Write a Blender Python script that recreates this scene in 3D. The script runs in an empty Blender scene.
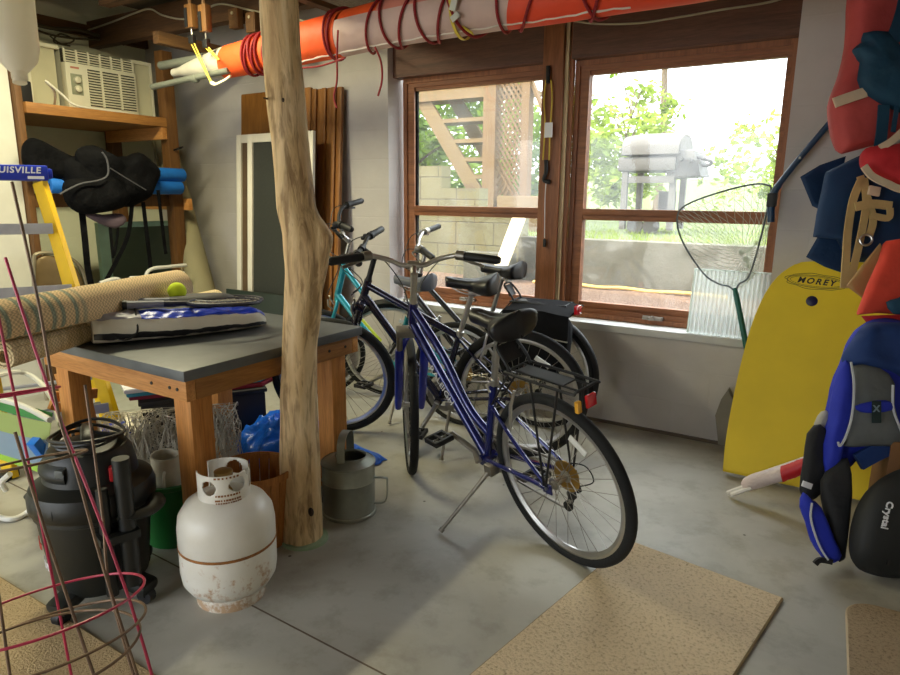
import bpy, bmesh, math, random
import numpy as np
from mathutils import Vector, Matrix, Euler, noise
PI = math.pi
R = math.radians
C = bpy.context.scene.collection
rnd = random.Random(7)
V = Vector

# ------------------------------------------------------------ helpers
def lin(r, g, b):
    f = lambda c: (c/255/12.92 if c <= 10 else ((c/255+.055)/1.055)**2.4)
    return (f(r), f(g), f(b), 1)

class MB:
    """collects shapes into one mesh"""
    def __init__(s, mtx=None):
        s.bm = bmesh.new(); s.m = mtx or Matrix()
    def add(s, vs, fs):
        bv = [s.bm.verts.new(s.m @ V(v)) for v in vs]
        for f in fs:
            try: s.bm.faces.new([bv[i] for i in f])
            except ValueError: pass
        return s
    def box(s, c, d, rot=(0, 0, 0), bev=0):
        b = bmesh.new()
        bmesh.ops.create_cube(b, size=1)
        bmesh.ops.scale(b, vec=d, verts=b.verts)
        if bev: bmesh.ops.bevel(b, geom=b.edges[:], offset=bev, segments=2, affect='EDGES', profile=.6)
        m = Matrix.Translation(c) @ Euler(rot).to_matrix().to_4x4()
        b.verts.index_update()
        s.add([m @ v.co for v in b.verts], [[v.index for v in f.verts] for f in b.faces]); b.free()
        return s
    def bb(s, lo, hi, bev=0):
        return s.box([(a+b)/2 for a, b in zip(lo, hi)], [abs(b-a) for a, b in zip(lo, hi)], bev=bev)
    def tube(s, pts, r, n=8, closed=False, cap=True, flat=None):
        pts = [V(p) for p in pts]; k = len(pts)
        rs = r if isinstance(r, list) else [r]*k
        T = []
        for i in range(k):
            a = pts[(i-1) % k] if (closed or i > 0) else pts[i]
            b = pts[(i+1) % k] if (closed or i < k-1) else pts[i]
            t = (b-a); T.append(t.normalized() if t.length > 1e-9 else V((0, 0, 1)))
        u = T[0].orthogonal().normalized()
        if flat is not None:
            u = V(flat); u = (u-T[0]*u.dot(T[0])).normalized()
        vs, fs = [], []
        for i in range(k):
            u = (u-T[i]*u.dot(T[i]))
            u = u.normalized() if u.length > 1e-6 else T[i].orthogonal().normalized()
            w = T[i].cross(u)
            for j in range(n):
                a = 2*PI*j/n+(PI/n if n == 4 else 0)
                if isinstance(rs[i], tuple): q = u*math.cos(a)*rs[i][0]+w*math.sin(a)*rs[i][1]
                else: q = (u*math.cos(a)+w*math.sin(a))*rs[i]
                vs.append(pts[i]+q)
        for i in range(k if closed else k-1):
            for j in range(n):
                a, b = i*n, ((i+1) % k)*n
                fs.append([a+j, a+(j+1) % n, b+(j+1) % n, b+j])
        if cap and not closed:
            fs.append(list(range(n))[::-1]); fs.append([(k-1)*n+j for j in range(n)])
        return s.add(vs, fs)
    def rod(s, a, b, r, r2=None, n=12):
        return s.tube([a, b], [r, r if r2 is None else r2], n)
    def lathe(s, prof, n=32, m=None, cap=True, a0=0, a1=2*PI):
        m = m or Matrix(); full = abs(a1-a0-2*PI) < 1e-6
        k = n if full else n+1
        vs, fs = [], []
        for r_, z in prof:
            for j in range(k):
                a = a0+(a1-a0)*j/n
                vs.append(m @ V((r_*math.cos(a), r_*math.sin(a), z)))
        for i in range(len(prof)-1):
            for j in range(n):
                j2 = (j+1) % k
                fs.append([i*k+j, i*k+j2, (i+1)*k+j2, (i+1)*k+j])
        if cap and full:
            if prof[0][0] > 1e-5: fs.append(list(range(k))[::-1])
            if prof[-1][0] > 1e-5: fs.append([(len(prof)-1)*k+j for j in range(k)])
        return s.add(vs, fs)
    def torus(s, c, R_, r, ax=(0, 0, 1), n=40, k=10, a0=0, a1=2*PI):
        q = V(ax).normalized().to_track_quat('Z', 'Y').to_matrix()
        full = abs(a1-a0-2*PI) < 1e-6
        P = [V(c)+q @ V((R_*math.cos(a0+(a1-a0)*i/n), R_*math.sin(a0+(a1-a0)*i/n), 0)) for i in range(n if full else n+1)]
        return s.tube(P, r, k, closed=full, flat=ax)
    def ball(s, c, r, sc=(1, 1, 1), n=20, k=12, rot=(0, 0, 0)):
        m = Matrix.Translation(c) @ Euler(rot).to_matrix().to_4x4() @ Matrix.Diagonal((sc[0], sc[1], sc[2], 1))
        return s.lathe([(max(r*math.sin(PI*i/k), 1e-6), -r*math.cos(PI*i/k)) for i in range(k+1)], n, m, cap=False)
    def prism(s, poly, h, m=None, bev=0):
        m = m or Matrix(); k = len(poly)
        b = bmesh.new()
        lo = [b.verts.new((x, y, -h/2)) for x, y in poly]; hi = [b.verts.new((x, y, h/2)) for x, y in poly]
        b.faces.new(lo[::-1]); b.faces.new(hi)
        for i in range(k): b.faces.new([lo[i], lo[(i+1) % k], hi[(i+1) % k], hi[i]])
        if bev: bmesh.ops.bevel(b, geom=[e for e in b.edges if abs(e.verts[0].co.z-e.verts[1].co.z) < 1e-6], offset=bev, segments=2, affect='EDGES')
        bmesh.ops.triangulate(b, faces=[f for f in b.faces if len(f.verts) > 4])
        b.verts.index_update()
        s.add([m @ v.co for v in b.verts], [[v.index for v in f.verts] for f in b.faces]); b.free()
        return s
    def surf(s, fn, nu, nv, cu=False, cv=False, th=0):
        """grid surface fn(u,v), u,v in 0..1; th gives it thickness"""
        ku, kv = (nu if cu else nu+1), (nv if cv else nv+1)
        P = [[V(fn(i/nu, j/nv)) for j in range(kv)] for i in range(ku)]
        vs = [p for row in P for p in row]; fs = []
        for i in range(nu):
            for j in range(nv):
                fs.append([i*kv+j, ((i+1) % ku)*kv+j, ((i+1) % ku)*kv+(j+1) % kv, i*kv+(j+1) % kv])
        if th:
            b = bmesh.new(); bv = [b.verts.new(v) for v in vs]
            for f in fs:
                try: b.faces.new([bv[i] for i in f])
                except ValueError: pass
            b.normal_update(); nn = [v.normal.copy() for v in b.verts]; b.free()
            o = len(vs); vs = vs+[v-n_*th for v, n_ in zip(vs, nn)]
            fs = fs+[[i+o for i in f[::-1]] for f in fs]
            def rim(seq):
                for a, b_ in zip(seq, seq[1:]): fs.append([a, a+o, b_+o, b_])
            if not cv: rim([i*kv for i in range(ku)]); rim([i*kv+kv-1 for i in range(ku)][::-1])
            if not cu: rim([j for j in range(kv)][::-1]); rim([(ku-1)*kv+j for j in range(kv)])
        return s.add(vs, fs)
    def build(s, name, mat, parent=None, smooth=38, loc=None, fix=True):
        if fix: bmesh.ops.recalc_face_normals(s.bm, faces=s.bm.faces[:])
        me = bpy.data.meshes.new(name); s.bm.to_mesh(me); s.bm.free()
        if smooth:
            me.polygons.foreach_set('use_smooth', [True]*len(me.polygons)); me.set_sharp_from_angle(angle=R(smooth))
        me.materials.append(mat)
        o = bpy.data.objects.new(name, me); C.objects.link(o)
        if parent: o.parent = parent
        if loc is not None: o.location = loc
        return o

def tag(o, label=None, cat=None, group=None, kind=None):
    if label: o['label'] = label
    if cat: o['category'] = cat
    if group: o['group'] = group
    if kind: o['kind'] = kind
    return o
def thing(name, label, cat, loc=(0, 0, 0), rot=(0, 0, 0), group=None):
    o = bpy.data.objects.new(name, None); o.empty_display_size = .05; C.objects.link(o)
    o.location = loc; o.rotation_euler = rot
    return tag(o, label, cat, group)
def copy_tree(o, parent=None):
    c = o.copy(); C.objects.link(c); c.parent = parent
    for ch in list(o.children): copy_tree(ch, c)
    return c
def struct(name, mb, mat, parent=None, **k):
    o = mb.build(name, mat, parent, **k); o['kind'] = 'structure'
    return o
def sm(pts, n=6, closed=False):
    """Catmull-Rom through points"""
    P = [V(p) for p in pts]; k = len(P); out = []
    for i in range(k if closed else k-1):
        g = lambda j: P[j % k] if closed else P[min(max(j, 0), k-1)]
        a, b, c, d = g(i-1), g(i), g(i+1), g(i+2)
        for t in range(n):
            t /= n
            out.append(.5*((2*b)+(c-a)*t+(2*a-5*b+4*c-d)*t*t+(3*b-a-3*c+d)*t**3))
    if not closed: out.append(P[-1])
    return out
def nz(x, y=0, z=0): return noise.noise(V((x, y, z)))
def text_mb(txt, size, m, depth=.0008, bold=0, spacing=1.0, shear=0):
    cu = bpy.data.curves.new('t', 'FONT'); cu.body = txt; cu.size = size; cu.extrude = depth; cu.align_x = 'CENTER'; cu.align_y = 'CENTER'
    cu.offset = bold; cu.space_character = spacing; cu.shear = shear; cu.resolution_u = 3
    o = bpy.data.objects.new('t', cu); C.objects.link(o)
    dg = bpy.context.evaluated_depsgraph_get(); me = bpy.data.meshes.new_from_object(o.evaluated_get(dg))
    b = MB(m); b.add([v.co for v in me.vertices], [list(p.vertices) for p in me.polygons])
    bpy.data.objects.remove(o); bpy.data.curves.remove(cu); bpy.data.meshes.remove(me)
    return b
def frame_m(o, x, y):
    """matrix with origin o, x axis x, y axis y"""
    x = V(x).normalized(); y = V(y); z = x.cross(y).normalized(); y = z.cross(x)
    return Matrix(((x.x, y.x, z.x, o[0]), (x.y, y.y, z.y, o[1]), (x.z, y.z, z.z, o[2]), (0, 0, 0, 1)))

# camera (fitted to the photograph's vanishing points), room axes: x along the window wall, y towards it
YAW, PITCH, ROLL, FPX, EYE = .55526, .21452, .008957, 647.69, V((0, 0, 1.35))
_f = V((-math.sin(YAW)*math.cos(PITCH), math.cos(YAW)*math.cos(PITCH), -math.sin(PITCH)))
_r0 = V((math.cos(YAW), math.sin(YAW), 0)); _u0 = _r0.cross(_f)
_r = _r0*math.cos(ROLL)+_u0*math.sin(ROLL); _u = _r.cross(_f)
def at(px, py, X=None, Y=None, Z=None):
    """point of the room seen at a pixel, on a plane of known x, y or z"""
    d = _f*FPX+_r*(px-450)-_u*(py-337.5)
    t = (X-EYE.x)/d.x if X is not None else (Y-EYE.y)/d.y if Y is not None else (Z-EYE.z)/d.z
    return EYE+d*t
cam = bpy.data.cameras.new('camera'); co = bpy.data.objects.new('camera', cam); C.objects.link(co)
cam.sensor_width = 36; cam.lens = FPX/900*36; cam.clip_start = .05
co.matrix_world = Matrix(((_r.x, _u.x, -_f.x, 0), (_r.y, _u.y, -_f.y, 0), (_r.z, _u.z, -_f.z, 1.35), (0, 0, 0, 1)))
bpy.context.scene.camera = co

# ------------------------------------------------------------ materials
MATS = {}
def nt(name):
    m = bpy.data.materials.new(name); m.use_nodes = True
    t = m.node_tree; b = t.nodes['Principled BSDF']
    return m, t, b, t.nodes.new, t.links.new
def ramp(t, fac, stops):
    r = t.nodes.new('ShaderNodeValToRGB'); e = r.color_ramp.elements
    while len(e) < len(stops): e.new(.5)
    for i, (p, c) in enumerate(stops): e[i].position = p; e[i].color = c
    t.links.new(fac, r.inputs[0]); return r.outputs[0]
def coords(t, scale=(1, 1, 1), kind='Object', rot=(0, 0, 0)):
    tc = t.nodes.new('ShaderNodeTexCoord'); mp = t.nodes.new('ShaderNodeMapping')
    mp.inputs['Scale'].default_value = scale; mp.inputs['Rotation'].default_value = rot
    t.links.new(tc.outputs[kind], mp.inputs[0]); return mp.outputs[0]
def noi(t, vec, scale, detail=4, rough=.55, dist=0):
    n = t.nodes.new('ShaderNodeTexNoise'); n.inputs['Scale'].default_value = scale; n.inputs['Detail'].default_value = detail
    n.inputs['Roughness'].default_value = rough; n.inputs['Distortion'].default_value = dist
    t.links.new(vec, n.inputs['Vector']); return n.outputs[0]
def bump(t, b, h, st=.3, d=.01):
    n = t.nodes.new('ShaderNodeBump'); n.inputs['Strength'].default_value = st; n.inputs['Distance'].default_value = d
    t.links.new(h, n.inputs['Height']); t.links.new(n.outputs[0], b.inputs['Normal'])
def mixc(t, fac, a, b_):
    n = t.nodes.new('ShaderNodeMix'); n.data_type = 'RGBA'
    if isinstance(fac, (int, float)): n.inputs[0].default_value = fac
    else: t.links.new(fac, n.inputs[0])
    for i, v in ((6, a), (7, b_)):
        if isinstance(v, tuple): n.inputs[i].default_value = v
        else: t.links.new(v, n.inputs[i])
    return n.outputs[2]
def M(name, col, rough=.5, metal=0, var=.12, vs=6, bp=0, bs=60, bd=.003, spec=.5, col2=None, coat=0, stretch=(1, 1, 1), lo=.35, hi=.65):
    if name in MATS: return MATS[name]
    m, t, b, N, L = nt(name)
    c = lin(*col); b.inputs['Roughness'].default_value = rough; b.inputs['Metallic'].default_value = metal
    b.inputs['Specular IOR Level'].default_value = spec; b.inputs['Coat Weight'].default_value = coat
    c2 = lin(*col2) if col2 else tuple(min(1, x*(1+var)) for x in c[:3])+(1,)
    c1 = c if col2 else tuple(x*(1-var) for x in c[:3])+(1,)
    v = coords(t, stretch)
    L(ramp(t, noi(t, v, vs), [(lo, c1), (hi, c2)]), b.inputs['Base Color'])
    if bp: bump(t, b, noi(t, v, bs, 3), bp, bd)
    MATS[name] = m; return m
def wood(name, c1, c2, axis='Z', scale=3, rough=.55, ring=14, bp=.15, knots=False):
    if name in MATS: return MATS[name]
    m, t, b, N, L = nt(name)
    st = {'X': (.08, 1, 1), 'Y': (1, .08, 1), 'Z': (1, 1, .08)}[axis]
    v = coords(t, st)
    a = noi(t, v, scale*ring, 6, .6, .6); g = noi(t, v, scale*ring*6, 3, .6)
    c = ramp(t, a, [(.3, lin(*c1)), (.7, lin(*c2))])
    dk = ramp(t, g, [(.35, (.72, .68, .62, 1)), (.6, (1, 1, 1, 1))])
    mm = N('ShaderNodeMix'); mm.data_type = 'RGBA'; mm.blend_type = 'MULTIPLY'; mm.inputs[0].default_value = .8
    L(c, mm.inputs[6]); L(dk, mm.inputs[7]); L(mm.outputs[2], b.inputs['Base Color'])
    b.inputs['Roughness'].default_value = rough; bump(t, b, g, bp, .004)
    MATS[name] = m; return m
# ------------------------------------------------------------ setting materials
def concrete_floor():
    m, t, b, N, L = nt('concrete_floor'); v = coords(t)
    n1 = noi(t, v, 1.3, 6, .6, .4); n2 = noi(t, v, 7, 6, .65); n3 = noi(t, v, 90, 3, .6)
    c = ramp(t, n1, [(.3, lin(150, 146, 134)), (.5, lin(172, 169, 158)), (.72, lin(186, 184, 175))])
    d = ramp(t, n2, [(.36, (.74, .72, .68, 1)), (.5, (1, 1, 1, 1))])
    mm = N('ShaderNodeMix'); mm.data_type = 'RGBA'; mm.blend_type = 'MULTIPLY'; mm.inputs[0].default_value = .7
    L(c, mm.inputs[6]); L(d, mm.inputs[7])
    # small dark specks of dirt
    vo = N('ShaderNodeTexVoronoi'); vo.inputs['Scale'].default_value = 5.5; L(v, vo.inputs['Vector'])
    sp = ramp(t, vo.outputs['Distance'], [(.022, (1, 1, 1, 1)), (.045, (0, 0, 0, 1))])
    L(mixc(t, sp, mm.outputs[2], lin(58, 52, 44)), b.inputs['Base Color'])
    rr = ramp(t, n2, [(.3, (.33, .33, .33, 1)), (.7, (.52, .52, .52, 1))]); L(rr, b.inputs['Roughness'])
    b.inputs['Specular IOR Level'].default_value = .5
    bump(t, b, n3, .12, .002); return m
def block_wall(name, c1, c2, bw=.4, bh=.2, depth=.35, rot=(R(90), 0, 0), mortar=None):
    m, t, b, N, L = nt(name); v = coords(t, rot=rot)
    br = N('ShaderNodeTexBrick'); L(v, br.inputs['Vector']); br.inputs['Scale'].default_value = 1
    br.inputs['Brick Width'].default_value = bw; br.inputs['Row Height'].default_value = bh; br.inputs['Mortar Size'].default_value = .006; br.inputs['Mortar Smooth'].default_value = .6
    n1 = noi(t, v, 2.5, 5, .6); n2 = noi(t, v, 60, 4, .6)
    c = ramp(t, n1, [(.3, lin(*c1)), (.7, lin(*c2))])
    if mortar: c = mixc(t, br.outputs['Fac'], c, lin(*mortar))
    L(c, b.inputs['Base Color']); b.inputs['Roughness'].default_value = .75
    ad = N('ShaderNodeMath'); ad.operation = 'MULTIPLY_ADD'; ad.inputs[1].default_value = -1.0
    L(br.outputs['Fac'], ad.inputs[0]); L(n2, ad.inputs[2]); bump(t, b, ad.outputs[0], depth, .004)
    return m
def pane_mat():
    m, t, b, N, L = nt('dusty_window_glass'); v = coords(t)
    out = t.nodes['Material Output']; t.nodes.remove(b)
    tr = N('ShaderNodeBsdfTransparent'); tr.inputs[0].default_value = (.97, .98, .97, 1)
    df = N('ShaderNodeBsdfTranslucent'); df.inputs[0].default_value = (.92, .93, .9, 1)
    gl = N('ShaderNodeBsdfGlossy'); gl.inputs['Roughness'].default_value = .05
    m1 = N('ShaderNodeMixShader'); m2 = N('ShaderNodeMixShader'); m2.inputs[0].default_value = .04
    vo = N('ShaderNodeTexVoronoi'); vo.inputs['Scale'].default_value = 55; L(v, vo.inputs['Vector'])
    sp = ramp(t, vo.outputs['Distance'], [(.05, (.13, .13, .13, 1)), (.13, (0, 0, 0, 1))])
    nn = ramp(t, noi(t, v, 3.5, 6, .65), [(.35, (.015, .015, .015, 1)), (.75, (.06, .06, .06, 1))])
    mx = N('ShaderNodeMath'); mx.operation = 'MAXIMUM'; L(sp, mx.inputs[0]); L(nn, mx.inputs[1])
    L(mx.outputs[0], m1.inputs[0]); L(tr.outputs[0], m1.inputs[1]); L(df.outputs[0], m1.inputs[2])
    L(m1.outputs[0], m2.inputs[1]); L(gl.outputs[0], m2.inputs[2]); L(m2.outputs[0], out.inputs[0]); return m
def clear_plastic(name, col, tint=.35, rough=.15):
    m, t, b, N, L = nt(name); out = t.nodes['Material Output']
    b.inputs['Base Color'].default_value = lin(*col); b.inputs['Roughness'].default_value = rough
    tr = N('ShaderNodeBsdfTransparent'); tr.inputs[0].default_value = (.95, .97, .96, 1); mx = N('ShaderNodeMixShader'); mx.inputs[0].default_value = tint
    tl = N('ShaderNodeBsdfTranslucent'); tl.inputs[0].default_value = lin(*col); m2 = N('ShaderNodeMixShader'); m2.inputs[0].default_value = .55; L(b.outputs[0], m2.inputs[1]); L(tl.outputs[0], m2.inputs[2])
    L(tr.outputs[0], mx.inputs[1]); L(m2.outputs[0], mx.inputs[2]); L(mx.outputs[0], out.inputs[0]); return m
FLOOR = concrete_floor()
WALLW = block_wall('painted_block_wall', (186, 180, 176), (200, 195, 190), depth=.25)
WALLL = block_wall('lamp_tinted_block_side_wall', (226, 226, 196), (236, 236, 208), depth=.25, rot=(R(90), 0, R(90)))  # greenish lamp light is put into this wall's brighter colour
PLASTER = M('white_plaster', (214, 212, 200), .7, bp=.1, bs=30, var=.04)
TRIMW = wood('brown_window_wood', (124, 76, 44), (164, 104, 64), 'X', 2, .55)
TRIMV = wood('brown_window_wood_upright', (124, 76, 44), (164, 104, 64), 'Z', 2, .55)
HEADW = wood('dark_header_board', (85, 57, 43), (116, 78, 59), 'X', 2, .6)
PALEST = wood('pale_stop_strip', (196, 172, 128), (214, 194, 152), 'Z', 2, .6)
JOIST = wood('dark_ceiling_timber', (74, 50, 28), (104, 72, 40), 'X', 2, .75)
JOISTY = wood('dark_ceiling_joist', (84, 58, 32), (118, 84, 48), 'Y', 2, .75)
SHEATH = wood('ceiling_boarding', (72, 62, 42), (96, 84, 58), 'X', 1, .85)
STUCCO = M('rough_ceiling_texture', (128, 118, 98), .9, col2=(160, 150, 128), vs=70, bp=1, bs=120, bd=.02)
PANE = pane_mat()
TRIMLEAN = M('white_wood_paint', (222, 216, 200), .5, var=.05)

# ------------------------------------------------------------ the room
WY = 3.72                                   # inner face of the window wall
XL, XR, YB = -5.46, .56, -2.6
struct('floor', MB().bb((XL-.2, YB, -.12), (XR+.2, WY+.25, 0)), FLOOR)
w = MB()
OXL, OXR, OZ = -2.822, -.353, .60
w.bb((XL-.2, WY, 0), (OXL, WY+.24, 3.0)); w.bb((OXR, WY, 0), (XR+.2, WY+.24, 2.72)); w.bb((OXL, WY, 0), (OXR, WY+.24, OZ))
w.bb((OXL, WY, 2.44), (OXR, WY+.24, 2.72))
struct('wall_back', w, WALLW)
struct('wall_left', MB().bb((XL-.2, YB, 0), (XL, WY, 3.0)), WALLL)
struct('wall_right', MB().bb((XR, YB, 0), (XR+.2, WY, 2.72)), WALLW)
rw_ = MB().bb((-1.2, YB-.2, 0), (XR+.2, YB, 3.0)).bb((XL-.2, YB-.2, 0), (-5.2, YB, 3.0)).bb((-5.2, YB-.2, 2.3), (-1.2, YB, 3.0))  # unseen opening, placed and widened to let in fill light from behind
struct('wall_front', rw_, WALLW)
struct('floor_joint', MB().tube([(-5.4, 1.36, .0004), (-2.11, 1.313, .0004), (-1.0, 1.28, .0004), (XR, 1.24, .0004)], (.004, .0006), 4, flat=(0, 1, 0)), M('dark_floor_seam', (92, 78, 62)))
struct('wall_pier', MB().bb((XL, 1.15, 0), (-4.63, 2.19, 3.0)), PLASTER)
struct('ceiling', MB().bb((-4.86, YB, 2.72), (XR+.2, WY+.24, 2.80)).bb((XL-.2, YB, 3.0), (-4.86, WY+.24, 3.06)).bb((-4.87, YB, 2.80), (-4.85, WY+.24, 3.0)), SHEATH)
struct('ceiling_panel', MB().bb((-2.80, YB, 2.455), (XR, WY, 2.475)), STUCCO)
# timbers under the boarding, left half of the ceiling
struct('trim_1', MB().bb((XL, 3.22, 2.50), (-2.82, 3.30, 2.695)), JOIST)
struct('trim_2', MB().bb((-4.5, 2.75, 2.58), (-2.82, 2.83, 2.718)), JOIST)
struct('trim_3', MB().bb((-4.13, 2.88, 2.325), (-4.07, WY, 2.40)), JOISTY)
struct('trim_4', MB().bb((-2.90, 0.4, 2.44), (-2.84, WY, 2.69)), JOISTY)
struct('trim_5', MB().bb((-3.17, 1.0, 2.50), (-3.11, 3.21, 2.69)), JOISTY)
struct('trim_6', MB().bb((XL+.001, 1.2, 2.575), (XL+.05, WY, 2.66)), JOISTY)
# header boards, sill, mullion post
struct('trim_7', MB().bb((OXL, WY+.06, 2.136), (-1.706, WY+.16, 2.44)), HEADW)
struct('trim_8', MB().bb((-1.53, WY+.06, 2.136), (OXR, WY+.16, 2.44)), HEADW)
struct('trim_9', MB().bb((-1.705, WY+.045, OZ), (-1.575, WY+.124, 2.44), .004), TRIMV)
struct('trim_10', MB().bb((-1.574, WY+.07, OZ), (-1.552, WY+.124, 2.44)), PALEST)
struct('trim_11', MB().bb((-1.551, WY+.09, OZ), (-1.530, WY+.124, 2.44)), TRIMV)
struct('trim_12', MB().bb((OXL, WY-.012, OZ-.03), (OXR, WY+.15, OZ+.012), .004), M('window_ledge_paint', (206, 206, 204), .55, var=.05))
struct('baseboard_back', MB().bb((-1.4, WY-.012, 0), (XR, WY, .018)), M('dark_floor_seam', (92, 78, 62), .9, vs=20))
def window(name, x0, x1, er=.0855):
    y0, y1 = WY+.125, WY+.20
    f = MB(); zb, zt = .615, 2.135
    gx0, gx1, gz0, gz1 = x0+.085, x1-er+.0005, .712, 2.056
    f.bb((x0, y0, zb), (x0+.03, y1, zt)).bb((x1-.03, y0, zb), (x1, y1, zt)).bb((x0+.03, y0, zt-.03), (x1-.03, y1, zt)).bb((x0+.03, y0, zb), (x1-.03, y1, zb+.03))
    o = struct(name, f, TRIMV)
    s = MB()                                 # sash: stepped stiles and rails
    for k, (a, b_) in enumerate(((.03, .012), (.055, .026))):
        A = x0+a; B = x1-min(a, er-.02); e = .0855
        s.bb((A, y0+b_, zb+a), (x0+e, y1-.005, zt-a)).bb((x1-er, y0+b_, zb+a), (B, y1-.005, zt-a))
    s.bb((x0+e, y0+.012, zt-.058), (x1-er, y1-.005, zt-.03)).bb((x0+e, y0+.026, gz1), (x1-er, y1-.005, zt-.058))
    s.bb((x0+e, y0+.012, zb+.03), (x1-er, y1-.005, zb+.06)).bb((x0+e, y0+.026, zb+.06), (x1-er, y1-.005, gz0))
    s.build('sash', TRIMW, o)
    r = MB(); r.bb((gx0, y0+.004, 1.248), (gx1, y1-.01, 1.284), .003).bb((gx0, y0+.016, 1.217), (gx1, y1-.01, 1.248), .002)
    r.build('mid_rail', TRIMW, o)
    MB().bb((gx0, y0+.05, 1.27), (gx1, y0+.054, gz1)).build('pane', PANE, o)
    MB().bb((gx0, y0+.045, gz0), (gx1, y0+.049, 1.24)).build('pane', PANE, o)
    l = MB(); cx = (x0+x1)/2
    l.bb((cx-.09, y0-.012, zb+.028), (cx+.03, y0+.012, zb+.05), .003).rod((cx-.03, y0-.02, zb+.03), (cx-.03, y0-.02, zb+.055), .01)
    l.bb((cx-.05, y0-.03, zb+.03), (cx-.015, y0-.012, zb+.046), .003)
    l.build('latch', M('old_steel_latch', (150, 142, 132), .4, .8), o)
    return o
window('window_1', -2.785, -1.645)
window('window_2', -1.53, -.354, .053)

# ------------------------------------------------------------ outside
MULCH = M('wood_chip_mulch', (98, 68, 48), .95, col2=(127, 99, 76), vs=45, bp=1, bs=60, bd=.04)
LAWN = M('lawn_ground', (70, 82, 36), .95, col2=(95, 106, 51), vs=20, bp=1, bs=90, bd=.03)
RETAIN = M('poured_concrete_wall', (71, 69, 56), .9, col2=(82, 78, 64), vs=5, bp=.4, bs=25, bd=.01)
BLOCKO = block_wall('garden_block_wall', (96, 91, 60), (113, 106, 74), .43, .22, .8, mortar=(62, 55, 36))
WEATH = wood('weathered_deck_wood', (102, 79, 44), (116, 94, 58), 'X', 2, .8)
WEATHV = wood('weathered_deck_post', (99, 70, 36), (113, 86, 49), 'Z', 2, .8)
def leaf(name, c1, c2):
    m, t, b, N, L = nt(name); v = coords(t); c = ramp(t, noi(t, v, 3), [(.35, lin(*c1)), (.65, lin(*c2))])
    L(c, b.inputs['Base Color']); b.inputs['Roughness'].default_value = .55; tl = N('ShaderNodeBsdfTranslucent'); L(c, tl.inputs[0]); mx = N('ShaderNodeMixShader'); mx.inputs[0].default_value = .5
    L(b.outputs[0], mx.inputs[1]); L(tl.outputs[0], mx.inputs[2]); L(mx.outputs[0], t.nodes['Material Output'].inputs[0]); return m
LEAFA = leaf('bright_leaves', (84, 116, 14), (124, 152, 28)); LEAFB = leaf('deep_leaves', (56, 92, 14), (96, 134, 26)); LEAFC = leaf('pale_leaves', (112, 134, 34), (150, 170, 56))
BARK = M('tree_bark', (96, 80, 60), .9, bp=.6, bs=12, bd=.03, stretch=(1, 1, .2))
struct('ground_mulch', MB().surf(lambda u, v: (-9+16*u, WY+.24+1.95*v, .50+.09*v+.02*nz(u*40, v*8)), 60, 14, th=.15), MULCH)
struct('garden_ground', MB().surf(lambda u, v: (-26+52*u, 5.80+24*v, .97+.10*v+(1.1*v*v)+.02*nz(u*60, v*30)), 60, 30, th=.2), LAWN)
struct('ground_yard', MB().bb((-12, -16, -.2), (12, YB, -.1)), M('yard_gravel', (150, 146, 136), .95, vs=12))
struct('wall_garden_concrete', MB().bb((-2.72, 5.60, .3), (7, 5.79, .985), .01), RETAIN)
bw = MB()
bw.bb((-6.2, 5.64, .3), (-3.62, 5.82, 1.65)).bb((-3.62, 5.64, .3), (-3.18, 5.82, 1.43)).bb((-3.18, 5.64, .3), (-2.725, 5.82, 1.21))
struct('wall_garden_block', bw, BLOCKO)
gr = MB(); g2 = random.Random(3)
for i in range(2600):
    x, y = g2.uniform(-4.5, 2.5), 5.82+2.6*g2.random()**1.4
    v = (y-5.8)/24; z = .965+.1*v+1.1*v*v; h = g2.uniform(.03, .075); a = g2.uniform(0, PI); dx, dy = .006*math.cos(a), .006*math.sin(a)
    l = g2.uniform(-.03, .03)
    gr.add([(x-dx, y-dy, z), (x+dx, y+dy, z), (x+l, y+l*.5, z+h)], [[0, 1, 2]])
tag(gr.build('grass', LEAFC, smooth=0, fix=False), 'short sunlit grass along the top of the concrete retaining wall outside', 'grass', kind='stuff')

def tree(name, label, cat, base, h, crown, nleaf, mat, seed, ls=.09, group=None, clumps=26, trunk=.09):
    g = random.Random(seed); root = thing(name, label, cat, base, group=group)
    if trunk:
        t = MB(); top = V((.1, .1, h*.75))
        t.tube(sm([(0, 0, -.25), (.03, 0, h*.25), (-.04, .03, h*.5), top], 4), [trunk*(1-.7*i/12) for i in range(13)], 8)
        for i in range(7):
            a = g.uniform(0, 6.28); z = h*g.uniform(.35, .7)
            t.tube(sm([(0, 0, z), (.35*crown[0]*math.cos(a), .35*crown[1]*math.sin(a), z+.2*h), (.75*crown[0]*math.cos(a), .75*crown[1]*math.sin(a), z+.32*h)], 4), [trunk*.4*(1-.08*i) for i in range(9)], 6)
        t.build('trunk', BARK, root)
    f = MB(); cs = []
    for i in range(clumps):
        while True:
            p = V((g.uniform(-1, 1), g.uniform(-1, 1), g.uniform(-1, 1)))
            if .2 < p.length < 1: break
        cs.append((V((p.x*crown[0], p.y*crown[1], h-crown[2]+p.z*crown[2])), g.uniform(.2, .42)*min(crown)))
    for i in range(nleaf):
        c, r_ = cs[i % clumps]
        p = c+V((g.gauss(0, 1), g.gauss(0, 1), g.gauss(0, .8)))*r_*.7
        if p.z < .03: continue
        a = V((g.uniform(-1, 1), g.uniform(-1, 1), g.uniform(-.7, .5))).normalized(); b_ = a.orthogonal().normalized()
        b_ = Matrix.Rotation(g.uniform(0, 6.28), 3, a) @ b_; s = ls*g.uniform(.6, 1.2)
        f.add([p-a*s, p+b_*s*.45, p+a*s, p-b_*s*.45], [[0, 1, 2, 3]])
    f.build('foliage', mat, root, smooth=0, fix=False)
    return root
def gz(y): v = (y-5.8)/24; return .97+.1*v+1.1*v*v
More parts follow.
